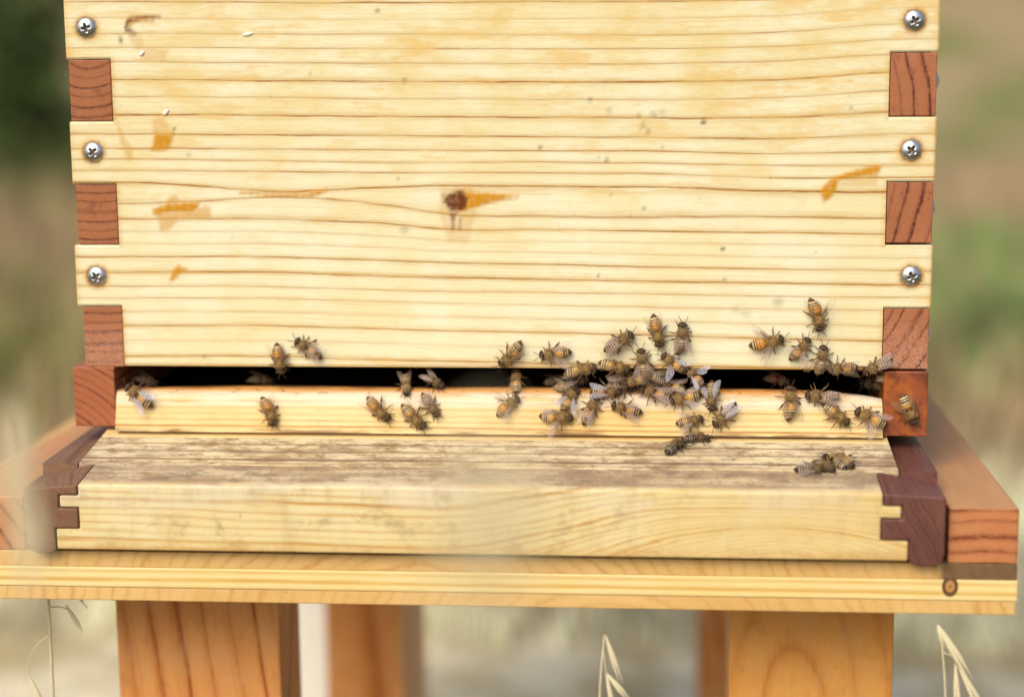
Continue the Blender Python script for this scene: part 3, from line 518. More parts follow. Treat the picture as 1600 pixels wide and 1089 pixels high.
def landing_front():
    t = NT('landing_front'); P = t.pos(); x, y, z = t.xyz(P)
    bump = t.m('MULTIPLY', t.m('EXPONENT', t.m('MULTIPLY', t.m('POWER', t.m('DIVIDE', t.m('SUBTRACT', x, 338.), 42.), 2.0), -1.0)), t.ss(z, -46., -74., 1.0, 17.0))
    wav = t.m('MULTIPLY', t.m('SUBTRACT', t.noise(t.vm('MULTIPLY', P, (.1, 1., 1.)), 0.09, 3.0), .5), 6.0)
    u = t.m('ADD', t.m('SUBTRACT', z, bump), t.m('ADD', wav, t.m('MULTIPLY', x, 0.012)))
    ring = t.m('DIVIDE', u, t.ss(x, 180., 300., 3.9, 2.7))
    ring = t.m('ADD', ring, t.m('MULTIPLY', t.noise(t.vec(ring, 4.0), 0.7, 1.0), 1.2))
    grain_tail(t, ring, P, (0.02, .35, .35), early=(0.70, 0.60, 0.35), early2=(0.66, 0.49, 0.19), late=(0.38, 0.17, 0.04), seed=3.1, line=0.6, width=0.15, skirt=0.55, weather=front_wash)
    return t.mat
m_front = landing_front()
m_side = solid_wood('stand_side_brown', 1, (-60., -260.), 1.5, dict(early=(0.17, 0.062, 0.045), early2=(0.095, 0.03, 0.024), late=(0.04, 0.012, 0.01)), amp=2.0, seed=5.5, line=0.7, width=0.3, skirt=0.4, fiber=0.8, rough=0.42, spec=0.6)
m_side_l = solid_wood('stand_side_russet', 1, (-60., -260.), 1.5, dict(early=(0.23, 0.125, 0.07), early2=(0.155, 0.072, 0.038), late=(0.11, 0.045, 0.028)), amp=2.0, seed=4.5, line=0.6, width=0.3, skirt=0.4, fiber=0.8, rough=0.55)
STEP = -43.5
def panel_bm(x0, x1, y0, y1, ztop, thick, bev):
    poly = [(y0, ztop(y0)), (y1, ztop(y1)), (y1, ztop(y1)-thick), (y0, ztop(y0)-thick)]
    return prism_bm(poly, 0, x0, x1, bev)
from_bm('landing_slat', panel_bm(10.6, 394.2, -7.2, 6.0, slope, 18, 0.5), solid_wood('landing_edge', 0, (-100., -120.), 6.0, dict(early=(0.72, 0.55, 0.27), early2=(0.66, 0.42, 0.14), late=(0.42, 0.2, 0.06)), seed=9.1, line=0.5, width=0.1), hs)
from_bm('landing_board', panel_bm(10.6, 394.2, STEP+.3, -7.5, slope, 18, 0.5), m_panel, hs)
# front board: polygon in x,z with tongues, top follows the slope
zt = slope(FY); zb = -73.6
L1, L2, R1, R2 = 9.2, 18.7, 394.6, 383.2
lt, lb, rt, rb = -48.0, -53.6, -48.6, -54.0       # light tongue
l3, r3 = -63.8, -64.4                              # lower edge of the dark finger
front_poly = [(L2, zt), (L2, lt), (L1+.6, lt), (L1+.6, lb), (L2, lb), (L2, l3), (L1-1.6, l3), (L1-1.6, zb), (R1+.8, zb), (R1+.8, r3), (R2, r3), (R2, rb), (R1-2.6, rb), (R1-2.6, rt), (R2+.6, rt), (R2+.6, zt)]
bm = prism_bm(front_poly, 1, FY, STEP, 0.0)
for v in bm.verts:
    if v.co.y > FY+1 and abs(v.co.z-zt) < .01: v.co.z = slope(STEP)
es = [e for e in bm.edges if e.calc_face_angle(0) > 0.5]
bmesh.ops.bevel(bm, geom=es, offset=0.9, segments=3, profile=0.5, affect='EDGES')
from_bm('front_board', bm, m_front, hs)
g = 0.35
def side_piece(sign, poly, mat, lab):
    bm = prism_bm(poly, 1, FY-.4, STEP, 0.0)
    top = max(p[1] for p in poly)
    for v in bm.verts:
        if v.co.y > FY+1 and abs(v.co.z-top) < .01: v.co.z = slope(STEP)-.1
    es = [e for e in bm.edges if e.calc_face_angle(0) > 0.5]
    bmesh.ops.bevel(bm, geom=es, offset=0.9, segments=3, profile=0.5, affect='EDGES')
    xo, xi = (-6.8, 10.3) if sign < 0 else (411.4, 394.5)
    x0, x1 = min(xo, xi), max(xo, xi)
    b2 = prism_bm([(STEP-.01, slope(STEP)-.1), (500, slope(-2)+.2), (500, -75.0), (STEP-.01, -75.0)], 0, x0, x1, 0)
    for v in b2.verts:
        if v.co.y > 400 and v.co.z > -60: v.co.z = slope(-2)
    # a knee in the top where the slope ends under the box
    me = bpy.data.meshes.new('tmp'); b2.to_mesh(me); b2.free(); bm.from_mesh(me); bpy.data.meshes.remove(me)
    o = from_bm('side_board', bm, mat, hs); o['label'] = lab
z0 = zt-.2
side_piece(-1, [(-6.8, z0-1.5), (L2-g, z0), (L2-g, lt+g), (L1+.6-g, lt+g), (L1+.6-g, lb-g), (L2-g, lb-g), (L2-g, l3+g), (L1-1.6-g, l3+g), (L1-1.6-g, -73.4), (L1-3.2, -75.0), (L1-5.5, -75.7), (-2.0, -75.7), (-5.2, -74.2), (-6.8, -70.8)], m_side_l, 'russet brown side piece with fingers')
side_piece(1, [(411.4, z0-1.0), (411.4, -70.5), (410.4, -73.9), (408.0, -75.8), (399.5, -75.8), (396.9, -74.9), (R1+.8+g, -72.6), (R1+.8+g, r3+g), (R2+g, r3+g), (R2+g, rb-g), (R1-2.6+g, rb-g), (R1-2.6+g, rt+g), (R2+.6+g, rt+g), (R2+.6+g, z0)], m_side, 'dark purple brown side piece with fingers')

# ================================================================ bottom board: end blocks, ledge, floor
bb = thing('bottom_board', (206, 200, -32), 'hive bottom board with pale entrance ledge between two reddish end-grain blocks', 'bottom board')
m_blk_l = solid_wood('block_left', 1, (-16., -52.), 3.6, dict(early=(0.36, 0.12, 0.05), early2=(0.28, 0.08, 0.032), late=(0.09, 0.02, 0.012)), amp=0.4, seed=1.1, line=1.1, width=0.16, skirt=0.3)
def smear(t, col, P, S):
    n = t.noise(P, 0.09, 3.0, 0.6)
    c = t.mix(t.ss(n, 0.42, 0.62), col, (0.33, 0.085, 0.012))
    return t.mix(t.m('MULTIPLY', t.ss(t.noise(t.vm('ADD', P, (50., 3., 9.)), 0.12, 3.0), 0.53, 0.68), 0.8), c, (0.10, 0.025, 0.01))
m_blk_r = solid_wood('block_right', 1, (360., -60.), 6.0, dict(early=(0.27, 0.07, 0.022), early2=(0.19, 0.04, 0.012), late=(0.09, 0.02, 0.008)), amp=1.5, seed=1.7, line=0.35, width=0.1, skirt=0.25, weather=smear, spec=0.5, rough=0.4)
box('end_block', (-4.3, 16.6, -1.2, 500, -30.4, -0.5), m_blk_l, bb, 0.6)
box('end_block', (391.8, 412.6, -1.2, 500, -32.0, -0.5), m_blk_r, bb, 0.6)
def ledge_tint(t, col, P, S):
    x, y, z = t.xyz(P)
    up = t.m('MAXIMUM', t.ss(y, -0.9, 1.2), t.m('MULTIPLY', t.ss(z, -15.5, -12.2), 0.9))
    c = t.mix(t.m('MULTIPLY', up, 0.85), col, (0.45, 0.19, 0.04))
    c = t.mix(t.m('MULTIPLY', t.ss(t.m('ADD', y, t.m('MULTIPLY', t.noise(t.vm('MULTIPLY', P, (0.3, 1., 1.)), 0.1, 3.0), 5.0)), 3.0, 6.0), 0.95), c, (0.035, 0.014, 0.007))  # shade inside the entrance painted in, floor fades to near black
    wsh = t.m('MULTIPLY', t.m('MULTIPLY', t.ss(z, -21., -17.), t.ss(z, -11.5, -13.5)), t.ss(t.noise(t.vm('MULTIPLY', P, (0.1, 1., 1.)), 0.25, 3.0), 0.25, 0.55))
    c = t.mix(t.m('MULTIPLY', wsh, 0.7), c, (0.74, 0.66, 0.54))
    bk = t.noise(t.vm('MULTIPLY', P, (0.35, 1., 1.)), 0.5, 3.0, 0.7)
    c = t.mix(t.m('MULTIPLY', t.m('MULTIPLY', t.ss(z, -15.5, -12.5), t.ss(bk, 0.56, 0.68)), 0.7), c, (0.2, 0.09, 0.03))
    foot = t.noise(t.vm('MULTIPLY', P, (0.12, 1., 1.)), 0.2, 3.0, 0.7)
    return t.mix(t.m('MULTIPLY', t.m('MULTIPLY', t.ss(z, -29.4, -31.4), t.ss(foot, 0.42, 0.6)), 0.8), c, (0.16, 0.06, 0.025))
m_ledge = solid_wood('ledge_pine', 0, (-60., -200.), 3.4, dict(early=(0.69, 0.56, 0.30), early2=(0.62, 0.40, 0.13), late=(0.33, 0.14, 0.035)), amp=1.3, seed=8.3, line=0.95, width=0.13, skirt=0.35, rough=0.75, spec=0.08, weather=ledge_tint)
prof = [(470, -22.0), (34, -22.0), (14, -15.0), (7, -12.0), (4.6, -10.3), (2.8, -10.2), (1, -11.0), (-0.3, -12.6), (-1.0, -15.0), (-5.0, -32.0), (470, -32.0)]
def floor_bm():
    bm = bmesh.new(); rows = []
    for i in range(41):
        x = 17.0+(391.4-17.0)*i/40; k = (x-204.2)/187.2
        sag = -1.6*abs(k)**6-(2.6*max(0, k)**10)-.25*math.sin(x*.05)
        rows.append([bm.verts.new((x, y, z+(sag if z > -16 else 0))) for y, z in prof])
    for a, b in zip(rows, rows[1:]):
        for j in range(len(prof)):
            j2 = (j+1) % len(prof); bm.faces.new((a[j], a[j2], b[j2], b[j]))
    bm.faces.new(rows[0]); bm.faces.new(rows[-1][::-1])
    bmesh.ops.recalc_face_normals(bm, faces=bm.faces)
    return bm
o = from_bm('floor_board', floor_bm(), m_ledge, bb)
box('light_stop_rail', (17.0, 391.4, 471, 500, -32, -0.3), m_blk_l, bb, 0.5)  # unseen rail added to stop light leaking in from behind
# ================================================================ brood box
H = 29.9; TOP = 8*H
hb = thing('hive_box', (206, 250, 0), 'pale pine beehive box with red-brown finger joints and round screw heads', 'beehive')
XL, XR = 21.9, 390.6
def front_material():
    t = NT('box_front_pine'); P = t.pos()
    uvn = t.n('ShaderNodeUVMap'); uvn.uv_map = 'rings'
    u = t.xyz(uvn.outputs[0])
    w = t.noise(t.vm('MULTIPLY', P, (0.25, 1., 1.)), 0.12, 3.0, 0.6)
    ring = t.m('ADD', t.m('MULTIPLY', u[1], 100.0), t.m('MULTIPLY', t.m('SUBTRACT', w, 0.5), 0.16))
    z = t.xyz(P)[2]
    a = t.attr('stain'); s = t.xyz(a.outputs['Vector'])
    tone = t.ss(z, 60., 150.)
    def stains(t, col, P, S):
        n = t.noise(P, 0.35, 3.0, 0.6)
        up = t.m('MULTIPLY', tone, t.ss(t.noise(t.vm('MULTIPLY', P, (.3, 1., 1.)), 0.09, 5.0, .7), 0.40, 0.66))
        c = t.mix(t.m('MULTIPLY', up, 0.62), col, (0.61, 0.44, 0.15), 'MIX')
        cell = t.m('MULTIPLY', t.ss(t.noise(t.vm('ADD', t.vm('MULTIPLY', P, (.35, 1., 1.)), (7., 3., 31.)), 0.11, 4.0, .65), 0.52, 0.66), t.m('MULTIPLY_ADD', tone, 0.35, 0.25))
        c = t.mix(cell, c, (0.63, 0.42, 0.14))
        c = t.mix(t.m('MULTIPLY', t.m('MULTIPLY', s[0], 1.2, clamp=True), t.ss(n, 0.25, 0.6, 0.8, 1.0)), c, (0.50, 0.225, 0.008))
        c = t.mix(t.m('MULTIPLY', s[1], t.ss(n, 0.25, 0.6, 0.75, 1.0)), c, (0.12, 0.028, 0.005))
        c = t.mix(s[2], c, (0.09, 0.06, 0.04))
        return c
    line = t.ss(z, 20., 130., 0.85, 1.25)
    grain_tail(t, ring, P, (0.02, 0.35, 0.35), early=(0.715, 0.682, 0.495), early2=(0.685, 0.592, 0.33), late=(0.28, 0.10, 0.014), line=line, width=0.07, skirt=0.48, fiber=0.25, blotch=0.75, fine=0.3, seed=2.0, weather=stains, gloss=s[0], speck=0.45, spec=0.3, rough=0.5)
    return t.mat
RX = np.array([r for r in range(-2, 416, 2)], float)
def ring_tables():
    rows = []
    for pts in RINGS:
        p = np.array(pts); o = np.argsort(p[:, 0]); p = p[o]
        # smooth the traced line a little
        zz = np.interp(RX, p[:, 0], p[:, 1]); k = np.ones(15)/15
        zz = np.convolve(np.pad(zz, 7, 'edge'), k, 'valid')
        rows.append(zz)
    T = np.array(rows)          # rings ordered downwards
    for i in range(1, len(T)): T[i] = np.minimum(T[i], T[i-1]-1.1)
    up = [T[0]+7.6*k for k in range(12, 0, -1)]; dn = [T[-1]-6.5]
    return np.concatenate([np.array(up), T, np.array(dn)])
RT = ring_tables()
def ring_at(x, z):
    out = np.zeros_like(x)
    for c in np.unique(x):
        m = x == c
        col = np.array([np.interp(c, RX, r) for r in RT])[::-1]
        out[m] = np.interp(z[m], col, np.arange(len(col))[::-1])
    return out
def sdf_poly(x, z, poly):
    p = np.array(poly); n = len(p); d = np.full(x.shape, 1e9); inside = np.zeros(x.shape, bool)
    for i in range(n):
        a, b = p[i], p[(i+1) % n]; e = b-a
        wx, wz = x-a[0], z-a[1]
        h = np.clip((wx*e[0]+wz*e[1])/max(e@e, 1e-9), 0, 1)
        d = np.minimum(d, np.hypot(wx-h*e[0], wz-h*e[1]))
        c = ((a[1] > z) != (b[1] > z)) & (x < (b[0]-a[0])*(z-a[1])/((b[1]-a[1]) or 1e-9)+a[0])
        inside ^= c
    return np.where(inside, -d, d)
def stain_at(x, z):
    S = np.zeros((len(x), 3))
    wob = 0.5*np.sin(x*1.7+np.sin(z*2.1))+0.5*np.sin(z*2.3+x*.6)
    for ch, L, soft in ((0, AMBER, 1.9), (1, KNOT, 1.1)):
        for poly, w in L:
            p = np.array(poly); lo, hi = p.min(0)-4, p.max(0)+4
            m = (x > lo[0]) & (x < hi[0]) & (z > lo[1]) & (z < hi[1])
            if not m.any(): continue
            d = sdf_poly(x[m], z[m], poly)+wob[m]*(0.25 if ch == 0 else 0.12)-0.25
            S[m, ch] = np.maximum(S[m, ch], w*np.clip(0.5-d/soft, 0, 1))
    for sx, sz, r, w in SPOTS:
        m = (abs(x-sx) < 4) & (abs(z-sz) < 4)
        if m.any():
            d = np.hypot((x[m]-sx)*.8, z[m]-sz)/max(r, .5)
            S[m, 2] = np.maximum(S[m, 2], w*np.clip(1.25-d, 0, 1))
    for sx, sz in ((10.7, 164.2), (11.2, 105.0), (9.8, 44.4), (401.4, 163.6), (401.6, 104.2), (403.3, 45.0)):   # dark brown ring in an amber halo round the screws
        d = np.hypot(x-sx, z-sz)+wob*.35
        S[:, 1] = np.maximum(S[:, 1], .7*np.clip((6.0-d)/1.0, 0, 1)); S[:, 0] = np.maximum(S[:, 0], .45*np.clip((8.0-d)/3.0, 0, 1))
    # amber rim along the joints
    for k in range(8):
        if k % 2 == 0:
            zm = (z > k*H-.5) & (z < (k+1)*H+.5)
            for ex, sg in ((XL, 1), (XR, -1)):
                d = (x-ex)*sg
                S[:, 0] = np.maximum(S[:, 0], np.where(zm & (d >= 0), 0.75*np.exp(-d/1.2)*(.6+.4*wob), 0))
    S[:, 0] = np.maximum(S[:, 0], 0.6*np.exp(-np.maximum(z, 0)/0.9))
    S[:, 0] = np.maximum(S[:, 0], np.where(x > 400, 0.55*np.exp(-(413-x)/1.3), 0))  # lit rim of the right-hand edge, painted as amber
    S[:, 0] = np.maximum(S[:, 0], np.where(x < 10, 0.35*np.exp(-np.maximum(x, 0)/1.2), 0))
    return np.clip(S, 0, 1)
def front_board():
    step = 0.85
    V, F, FRONT = [], [], []
    def patch(x0, x1, z0, z1, sides):
        nx, nz = max(2, int((x1-x0)/step)), max(2, int((z1-z0)/(step if z1 < 190 else 1.6)))
        xs, zs = np.linspace(x0, x1, nx+1), np.linspace(z0, z1, nz+1)
        X, Z = np.meshgrid(xs, zs); n0 = len(V)
        Yv = np.zeros_like(X)
        # soft arris on the outer edges
        for s, dd in (('l', X-x0), ('r', x1-X), ('b', Z-z0), ('t', z1-Z)):
            if s in sides: Yv += 0.5*np.clip(1-dd/0.9, 0, 1)**2
        V.extend(np.stack([X, Yv, Z], -1).reshape(-1, 3).tolist()); w = nx+1
        for j in range(nz):
            for i in range(nx): F.append((n0+j*w+i, n0+j*w+i+1, n0+(j+1)*w+i+1, n0+(j+1)*w+i))
        FRONT.append((n0, len(V)))
        b = len(V); D = 22.
        def quad(a, c):
            q = len(V); V.extend([(a[0], 0.5, a[1]), (c[0], 0.5, c[1]), (c[0], D, c[1]), (a[0], D, a[1])]); F.append((q, q+3, q+2, q+1))
        if 'b' in sides: quad((x1, z0), (x0, z0))
        if 't' in sides: quad((x0, z1), (x1, z1))
        if 'l' in sides: quad((x0, z0), (x0, z1))
        if 'r' in sides: quad((x1, z1), (x1, z0))
        q = len(V); V.extend([(x0, D, z0), (x1, D, z0), (x1, D, z1), (x0, D, z1)]); F.append((q, q+3, q+2, q+1))
    patch(XL, XR, 0, 190, 'b'); patch(XL, XR, 190, TOP, 't')
    for k in range(8):
        if k % 2:
            patch(-.6 if k == 1 else 0, XL, k*H, (k+1)*H, 'lbt'); patch(XR, 413, k*H, (k+1)*H, 'rbt')
        else:
            for ex in (XL, XR):
                q = len(V); V.extend([(ex, 0.0, k*H), (ex, 0.0, (k+1)*H), (ex, 22, (k+1)*H), (ex, 22, k*H)]); F.append((q, q+1, q+2, q+3))
    A = np.array(V)
    o = pydata('front_board', V, F, [front_material()], hb, smooth=False)
    me = o.data
    uv = me.uv_layers.new(name='rings')
    r = ring_at(np.round(A[:, 0]*2)/2, A[:, 2])
    li = np.zeros(len(me.loops), np.int32); me.loops.foreach_get('vertex_index', li)
    uv.data.foreach_set('uv', np.stack([A[li, 0]/1000., r[li]/100.], -1).astype(np.float32).ravel())
    at = me.attributes.new('stain', 'FLOAT_VECTOR', 'POINT')
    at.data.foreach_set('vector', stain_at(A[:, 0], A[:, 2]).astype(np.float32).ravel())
front_board()
def end_wear(t, col, P, S):
    z = t.xyz(P)[2]; n = t.noise(P, 1.1, 3.0, 0.7); n2 = t.noise(P, 0.16, 3.0, 0.6)
    c = t.mix(t.m('MULTIPLY', t.ss(n, 0.52, 0.74), t.ss(z, 20., 50., 0.2, 0.5)), col, (0.10, 0.028, 0.016))
    c = t.mix(t.m('MULTIPLY', t.ss(n2, 0.55, 0.7), 0.45), c, (0.16, 0.05, 0.03))
    return t.mix(t.m('MULTIPLY', t.m('MULTIPLY', t.ss(z, 32., 4.), t.ss(n, 0.62, 0.42)), 0.55), c, (0.48, 0.27, 0.19))
m_left = solid_wood('box_side_left', 1, (11., 161.), 4.6, RED, amp=0.35, freq=0.05, seed=1.2, line=1.2, width=0.17, skirt=0.5, fiber=0.5, weather=end_wear)
m_right = solid_wood('box_side_right', 1, (255., 112.), 6.6, dict(early=(0.38, 0.145, 0.064), early2=(0.30, 0.10, 0.04), late=(0.09, 0.02, 0.012)), amp=0.6, freq=0.05, seed=2.6, line=1.3, width=0.13, skirt=0.45, fiber=0.5, weather=end_wear)
m_pine_in = solid_wood('box_inside_shaded_pine', 0, (260., -300.), 6.0, dict(early=(0.16, 0.09, 0.045), early2=(0.12, 0.06, 0.03), late=(0.05, 0.02, 0.01)), seed=4.4, spec=0.1)  # inside boards darkened in colour so the entrance gap goes black
sideL = box('side_board', (0.2, 21.7, 22.3, 505, 0.2, TOP), m_left, hb, 0.5)
sideR = box('side_board', (390.8, 412.8, 22.3, 505, 0.2, TOP), m_right, hb, 0.5)
for k in range(0, 8, 2):
    dx = {0: 1.6, 2: 1.0, 4: .6, 6: 0}[k]
    box('finger', (0.2+dx, XL-.45, 0.5 if k else .8, 22.3, k*H+(.3 if k else -.6), (k+1)*H-.4), m_left, sideL, 0.5)
    box('finger', (XR+.45, 413-.6, 0.45, 22.3, k*H+(.9 if k == 2 else .4), (k+1)*H-.4), m_right, sideR, 0.5)
box('back_board', (22, 390.5, 483, 504.8, 0.2, TOP-.2), m_pine_in, hb, 0.5)
box('light_block_lid', (-1, 414, -1, 506, TOP+.3, TOP+9), m_pine_in, hb, 0.5)  # unseen lid added to keep daylight out of the box

def screw_bm(rot, tiltn=0.0):
    n, m = 56, 18; Rr, hh = 4.85, 2.7
    bm = bmesh.new(); rows = []; deep = {}
    for j in range(m+1):
        rr = Rr*math.sin(j/m*math.pi/2)**0.95 if j else 0
        row = []
        for i in range(n):
            a = 2*math.pi*i/n
            x, z = rr*math.cos(a), rr*math.sin(a)
            q = rr/Rr; h = hh*math.sqrt(max(0, 1-q*q*0.93))-hh*math.sqrt(.07)
            u, v = x*math.cos(rot)+z*math.sin(rot), -x*math.sin(rot)+z*math.cos(rot)
            arm = min(max(abs(u)/2.35, abs(v)/.62), max(abs(v)/2.35, abs(u)/.62))
            dep = 2.2*max(0, min(1, (1.0-arm)/.35))*(1-.55*min(1, rr/2.4))
            row.append(bm.verts.new((x, -h+dep, z))); deep[row[-1]] = dep
            if not j: break
        rows.append(row)
    for i in range(n): bm.faces.new((rows[0][0], rows[1][(i+1) % n], rows[1][i]))
    for j in range(1, m):
        for i in range(n): bm.faces.new((rows[j][i], rows[j][(i+1) % n], rows[j+1][(i+1) % n], rows[j+1][i]))
    low = [bm.verts.new((v.co.x*.98, 1.2, v.co.z*.98)) for v in rows[m]]
    for i in range(n): bm.faces.new((rows[m][i], rows[m][(i+1) % n], low[(i+1) % n], low[i]))
    bmesh.ops.recalc_face_normals(bm, faces=bm.faces)
    for f in bm.faces:
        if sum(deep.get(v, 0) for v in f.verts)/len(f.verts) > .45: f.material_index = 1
    return bm
def steel():
    t = NT('screw_steel'); P = t.pos()
    n = t.noise(P, 1.6, 3.0, .6)
    col = t.mix(t.ss(n, .45, .8), (0.56, 0.57, 0.60), (0.30, 0.28, 0.26))
    t.bsdf(col, t.m('MULTIPLY_ADD', n, .3, .2), .5, n, .08, Metallic=1.0)
    return t.mat
m_steel = [steel(), plain('screw_recess_shade', (0.13, 0.12, 0.115), .6, .3)]  # second material paints the shade of the cross recess in dark grey
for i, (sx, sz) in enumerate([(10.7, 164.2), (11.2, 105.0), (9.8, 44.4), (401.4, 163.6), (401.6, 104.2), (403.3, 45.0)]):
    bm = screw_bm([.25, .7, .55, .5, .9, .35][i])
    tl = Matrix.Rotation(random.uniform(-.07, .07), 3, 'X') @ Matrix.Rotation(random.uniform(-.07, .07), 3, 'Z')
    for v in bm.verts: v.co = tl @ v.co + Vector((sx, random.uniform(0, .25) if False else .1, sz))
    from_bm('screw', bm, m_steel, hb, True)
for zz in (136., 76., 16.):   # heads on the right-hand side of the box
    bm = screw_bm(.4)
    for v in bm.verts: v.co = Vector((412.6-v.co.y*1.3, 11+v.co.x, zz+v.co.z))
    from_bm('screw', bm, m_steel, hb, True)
# little wood shavings caught on the front
m_chip = plain('wood_shaving', (0.80, 0.74, 0.62), 0.7)
for (cx, cz, w, h_, lab) in ((47.8, 123.9, 1.5, 1.2, 'pale wood crumb on box front just above the tall amber stain'),
                            (37.3, 152.0, 1.3, 1.1, 'pale wood crumb on box front below the hooked brown mark at top left'),
                            (88.9, 160.5, 2.6, .9, 'curled pale wood shaving on the upper left of the box front')):
    bm = bmesh.new(); bmesh.ops.create_icosphere(bm, subdivisions=2, radius=1.0)
    for v in bm.verts:
        k = 1+.35*math.sin(v.co.x*5+cx)*math.cos(v.co.z*4+cz)
        v.co = Vector((cx+v.co.x*w*k, -.3+v.co.y*.6, cz+v.co.z*h_*k+v.co.x*.35))
    tag(from_bm('wood_shaving', bm, m_chip, None, False), lab, 'wood shaving', 'wood crumbs on the box front')

# ================================================================ bees
def hsv(c, k): return tuple(min(1, x*k) for x in c)
PAL = {  # amber segments, amber colour, dark, pale band, thorax fur
    'o': (3, (0.47, 0.21, 0.035), (0.085, 0.038, 0.014), (0.52, 0.39, 0.20), (0.43, 0.27, 0.10)),
    'a': (2, (0.45, 0.24, 0.06), (0.09, 0.043, 0.018), (0.50, 0.37, 0.19), (0.41, 0.26, 0.10)),
    'b': (2, (0.38, 0.19, 0.065), (0.09, 0.045, 0.02), (0.44, 0.31, 0.17), (0.37, 0.23, 0.095)),
    'g': (0, (0.30, 0.175, 0.07), (0.085, 0.045, 0.02), (0.40, 0.29, 0.16), (0.34, 0.22, 0.10)),
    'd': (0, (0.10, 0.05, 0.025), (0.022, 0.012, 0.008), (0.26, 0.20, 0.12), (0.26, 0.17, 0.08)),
    'r': (3, (0.30, 0.075, 0.02), (0.035, 0.014, 0.008), (0.26, 0.15, 0.08), (0.28, 0.16, 0.07)),
    't': (1, (0.28, 0.14, 0.05), (0.04, 0.022, 0.014), (0.40, 0.30, 0.17), (0.52, 0.36, 0.16)),
}
MATS = {}
def pm(key, color, rough, spec, **kw):
    if key not in MATS:
        t = NT(key); g_ = t.n('ShaderNodeTexCoord')
        f = t.noise(t.vm('MULTIPLY', g_.outputs['Object'], (1000., 1000., 1000.)), 1.7, 3.0, .6)
        col = t.mix(t.ss(f, .3, .7), hsv(color, .7), hsv(color, 1.2))
        t.bsdf(col, rough, spec, **kw); MATS[key] = t.mat
    return MATS[key]
def bee_mats(c):
    n, am, dk, pa, fu = PAL[c]
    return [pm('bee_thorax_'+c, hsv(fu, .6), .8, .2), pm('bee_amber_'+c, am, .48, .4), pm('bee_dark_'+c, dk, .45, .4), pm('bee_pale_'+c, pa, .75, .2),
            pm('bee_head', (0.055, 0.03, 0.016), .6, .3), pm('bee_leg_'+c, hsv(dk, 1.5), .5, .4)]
def interp(tab, x):
    for (a, *pa), (b, *pb) in zip(tab, tab[1:]):
        if a <= x <= b:
            k = (x-a)/(b-a); k = k*k*(3-2*k) if False else k
            return [p+(q-p)*k for p, q in zip(pa, pb)]
    return list(tab[-1][1:])
#       x     half-width half-height centre z
LOFT = [(-7.5, .06, .06, 1.7), (-7.2, .42, .40, 1.75), (-6.6, .95, .85, 1.85), (-5.6, 1.52, 1.35, 2.0), (-4.4, 1.93, 1.72, 2.15), (-3.2, 2.12, 1.88, 2.25), (-2.1, 2.08, 1.82, 2.3), (-1.25, 1.72, 1.5, 2.3),
        (-.7, 1.05, .95, 2.3), (-.4, .5, .5, 2.3), (-.15, .62, .62, 2.35), (.25, 1.35, 1.25, 2.45), (.9, 1.85, 1.7, 2.6), (1.8, 2.05, 1.85, 2.7), (2.7, 1.85, 1.7, 2.6), (3.35, 1.3, 1.25, 2.4), (3.75, .65, .65, 2.2), (3.95, .6, .6, 2.15),
        (4.15, 1.25, 1.1, 2.1), (4.5, 1.75, 1.5, 2.0), (4.95, 1.85, 1.6, 1.85), (5.4, 1.6, 1.45, 1.7), (5.75, 1.1, 1.1, 1.5), (5.95, .5, .6, 1.3), (6.02, .08, .1, 1.2)]
BANDS = [-1.35, -2.35, -3.45, -4.5, -5.5, -6.4, -7.6]
BODY = {}
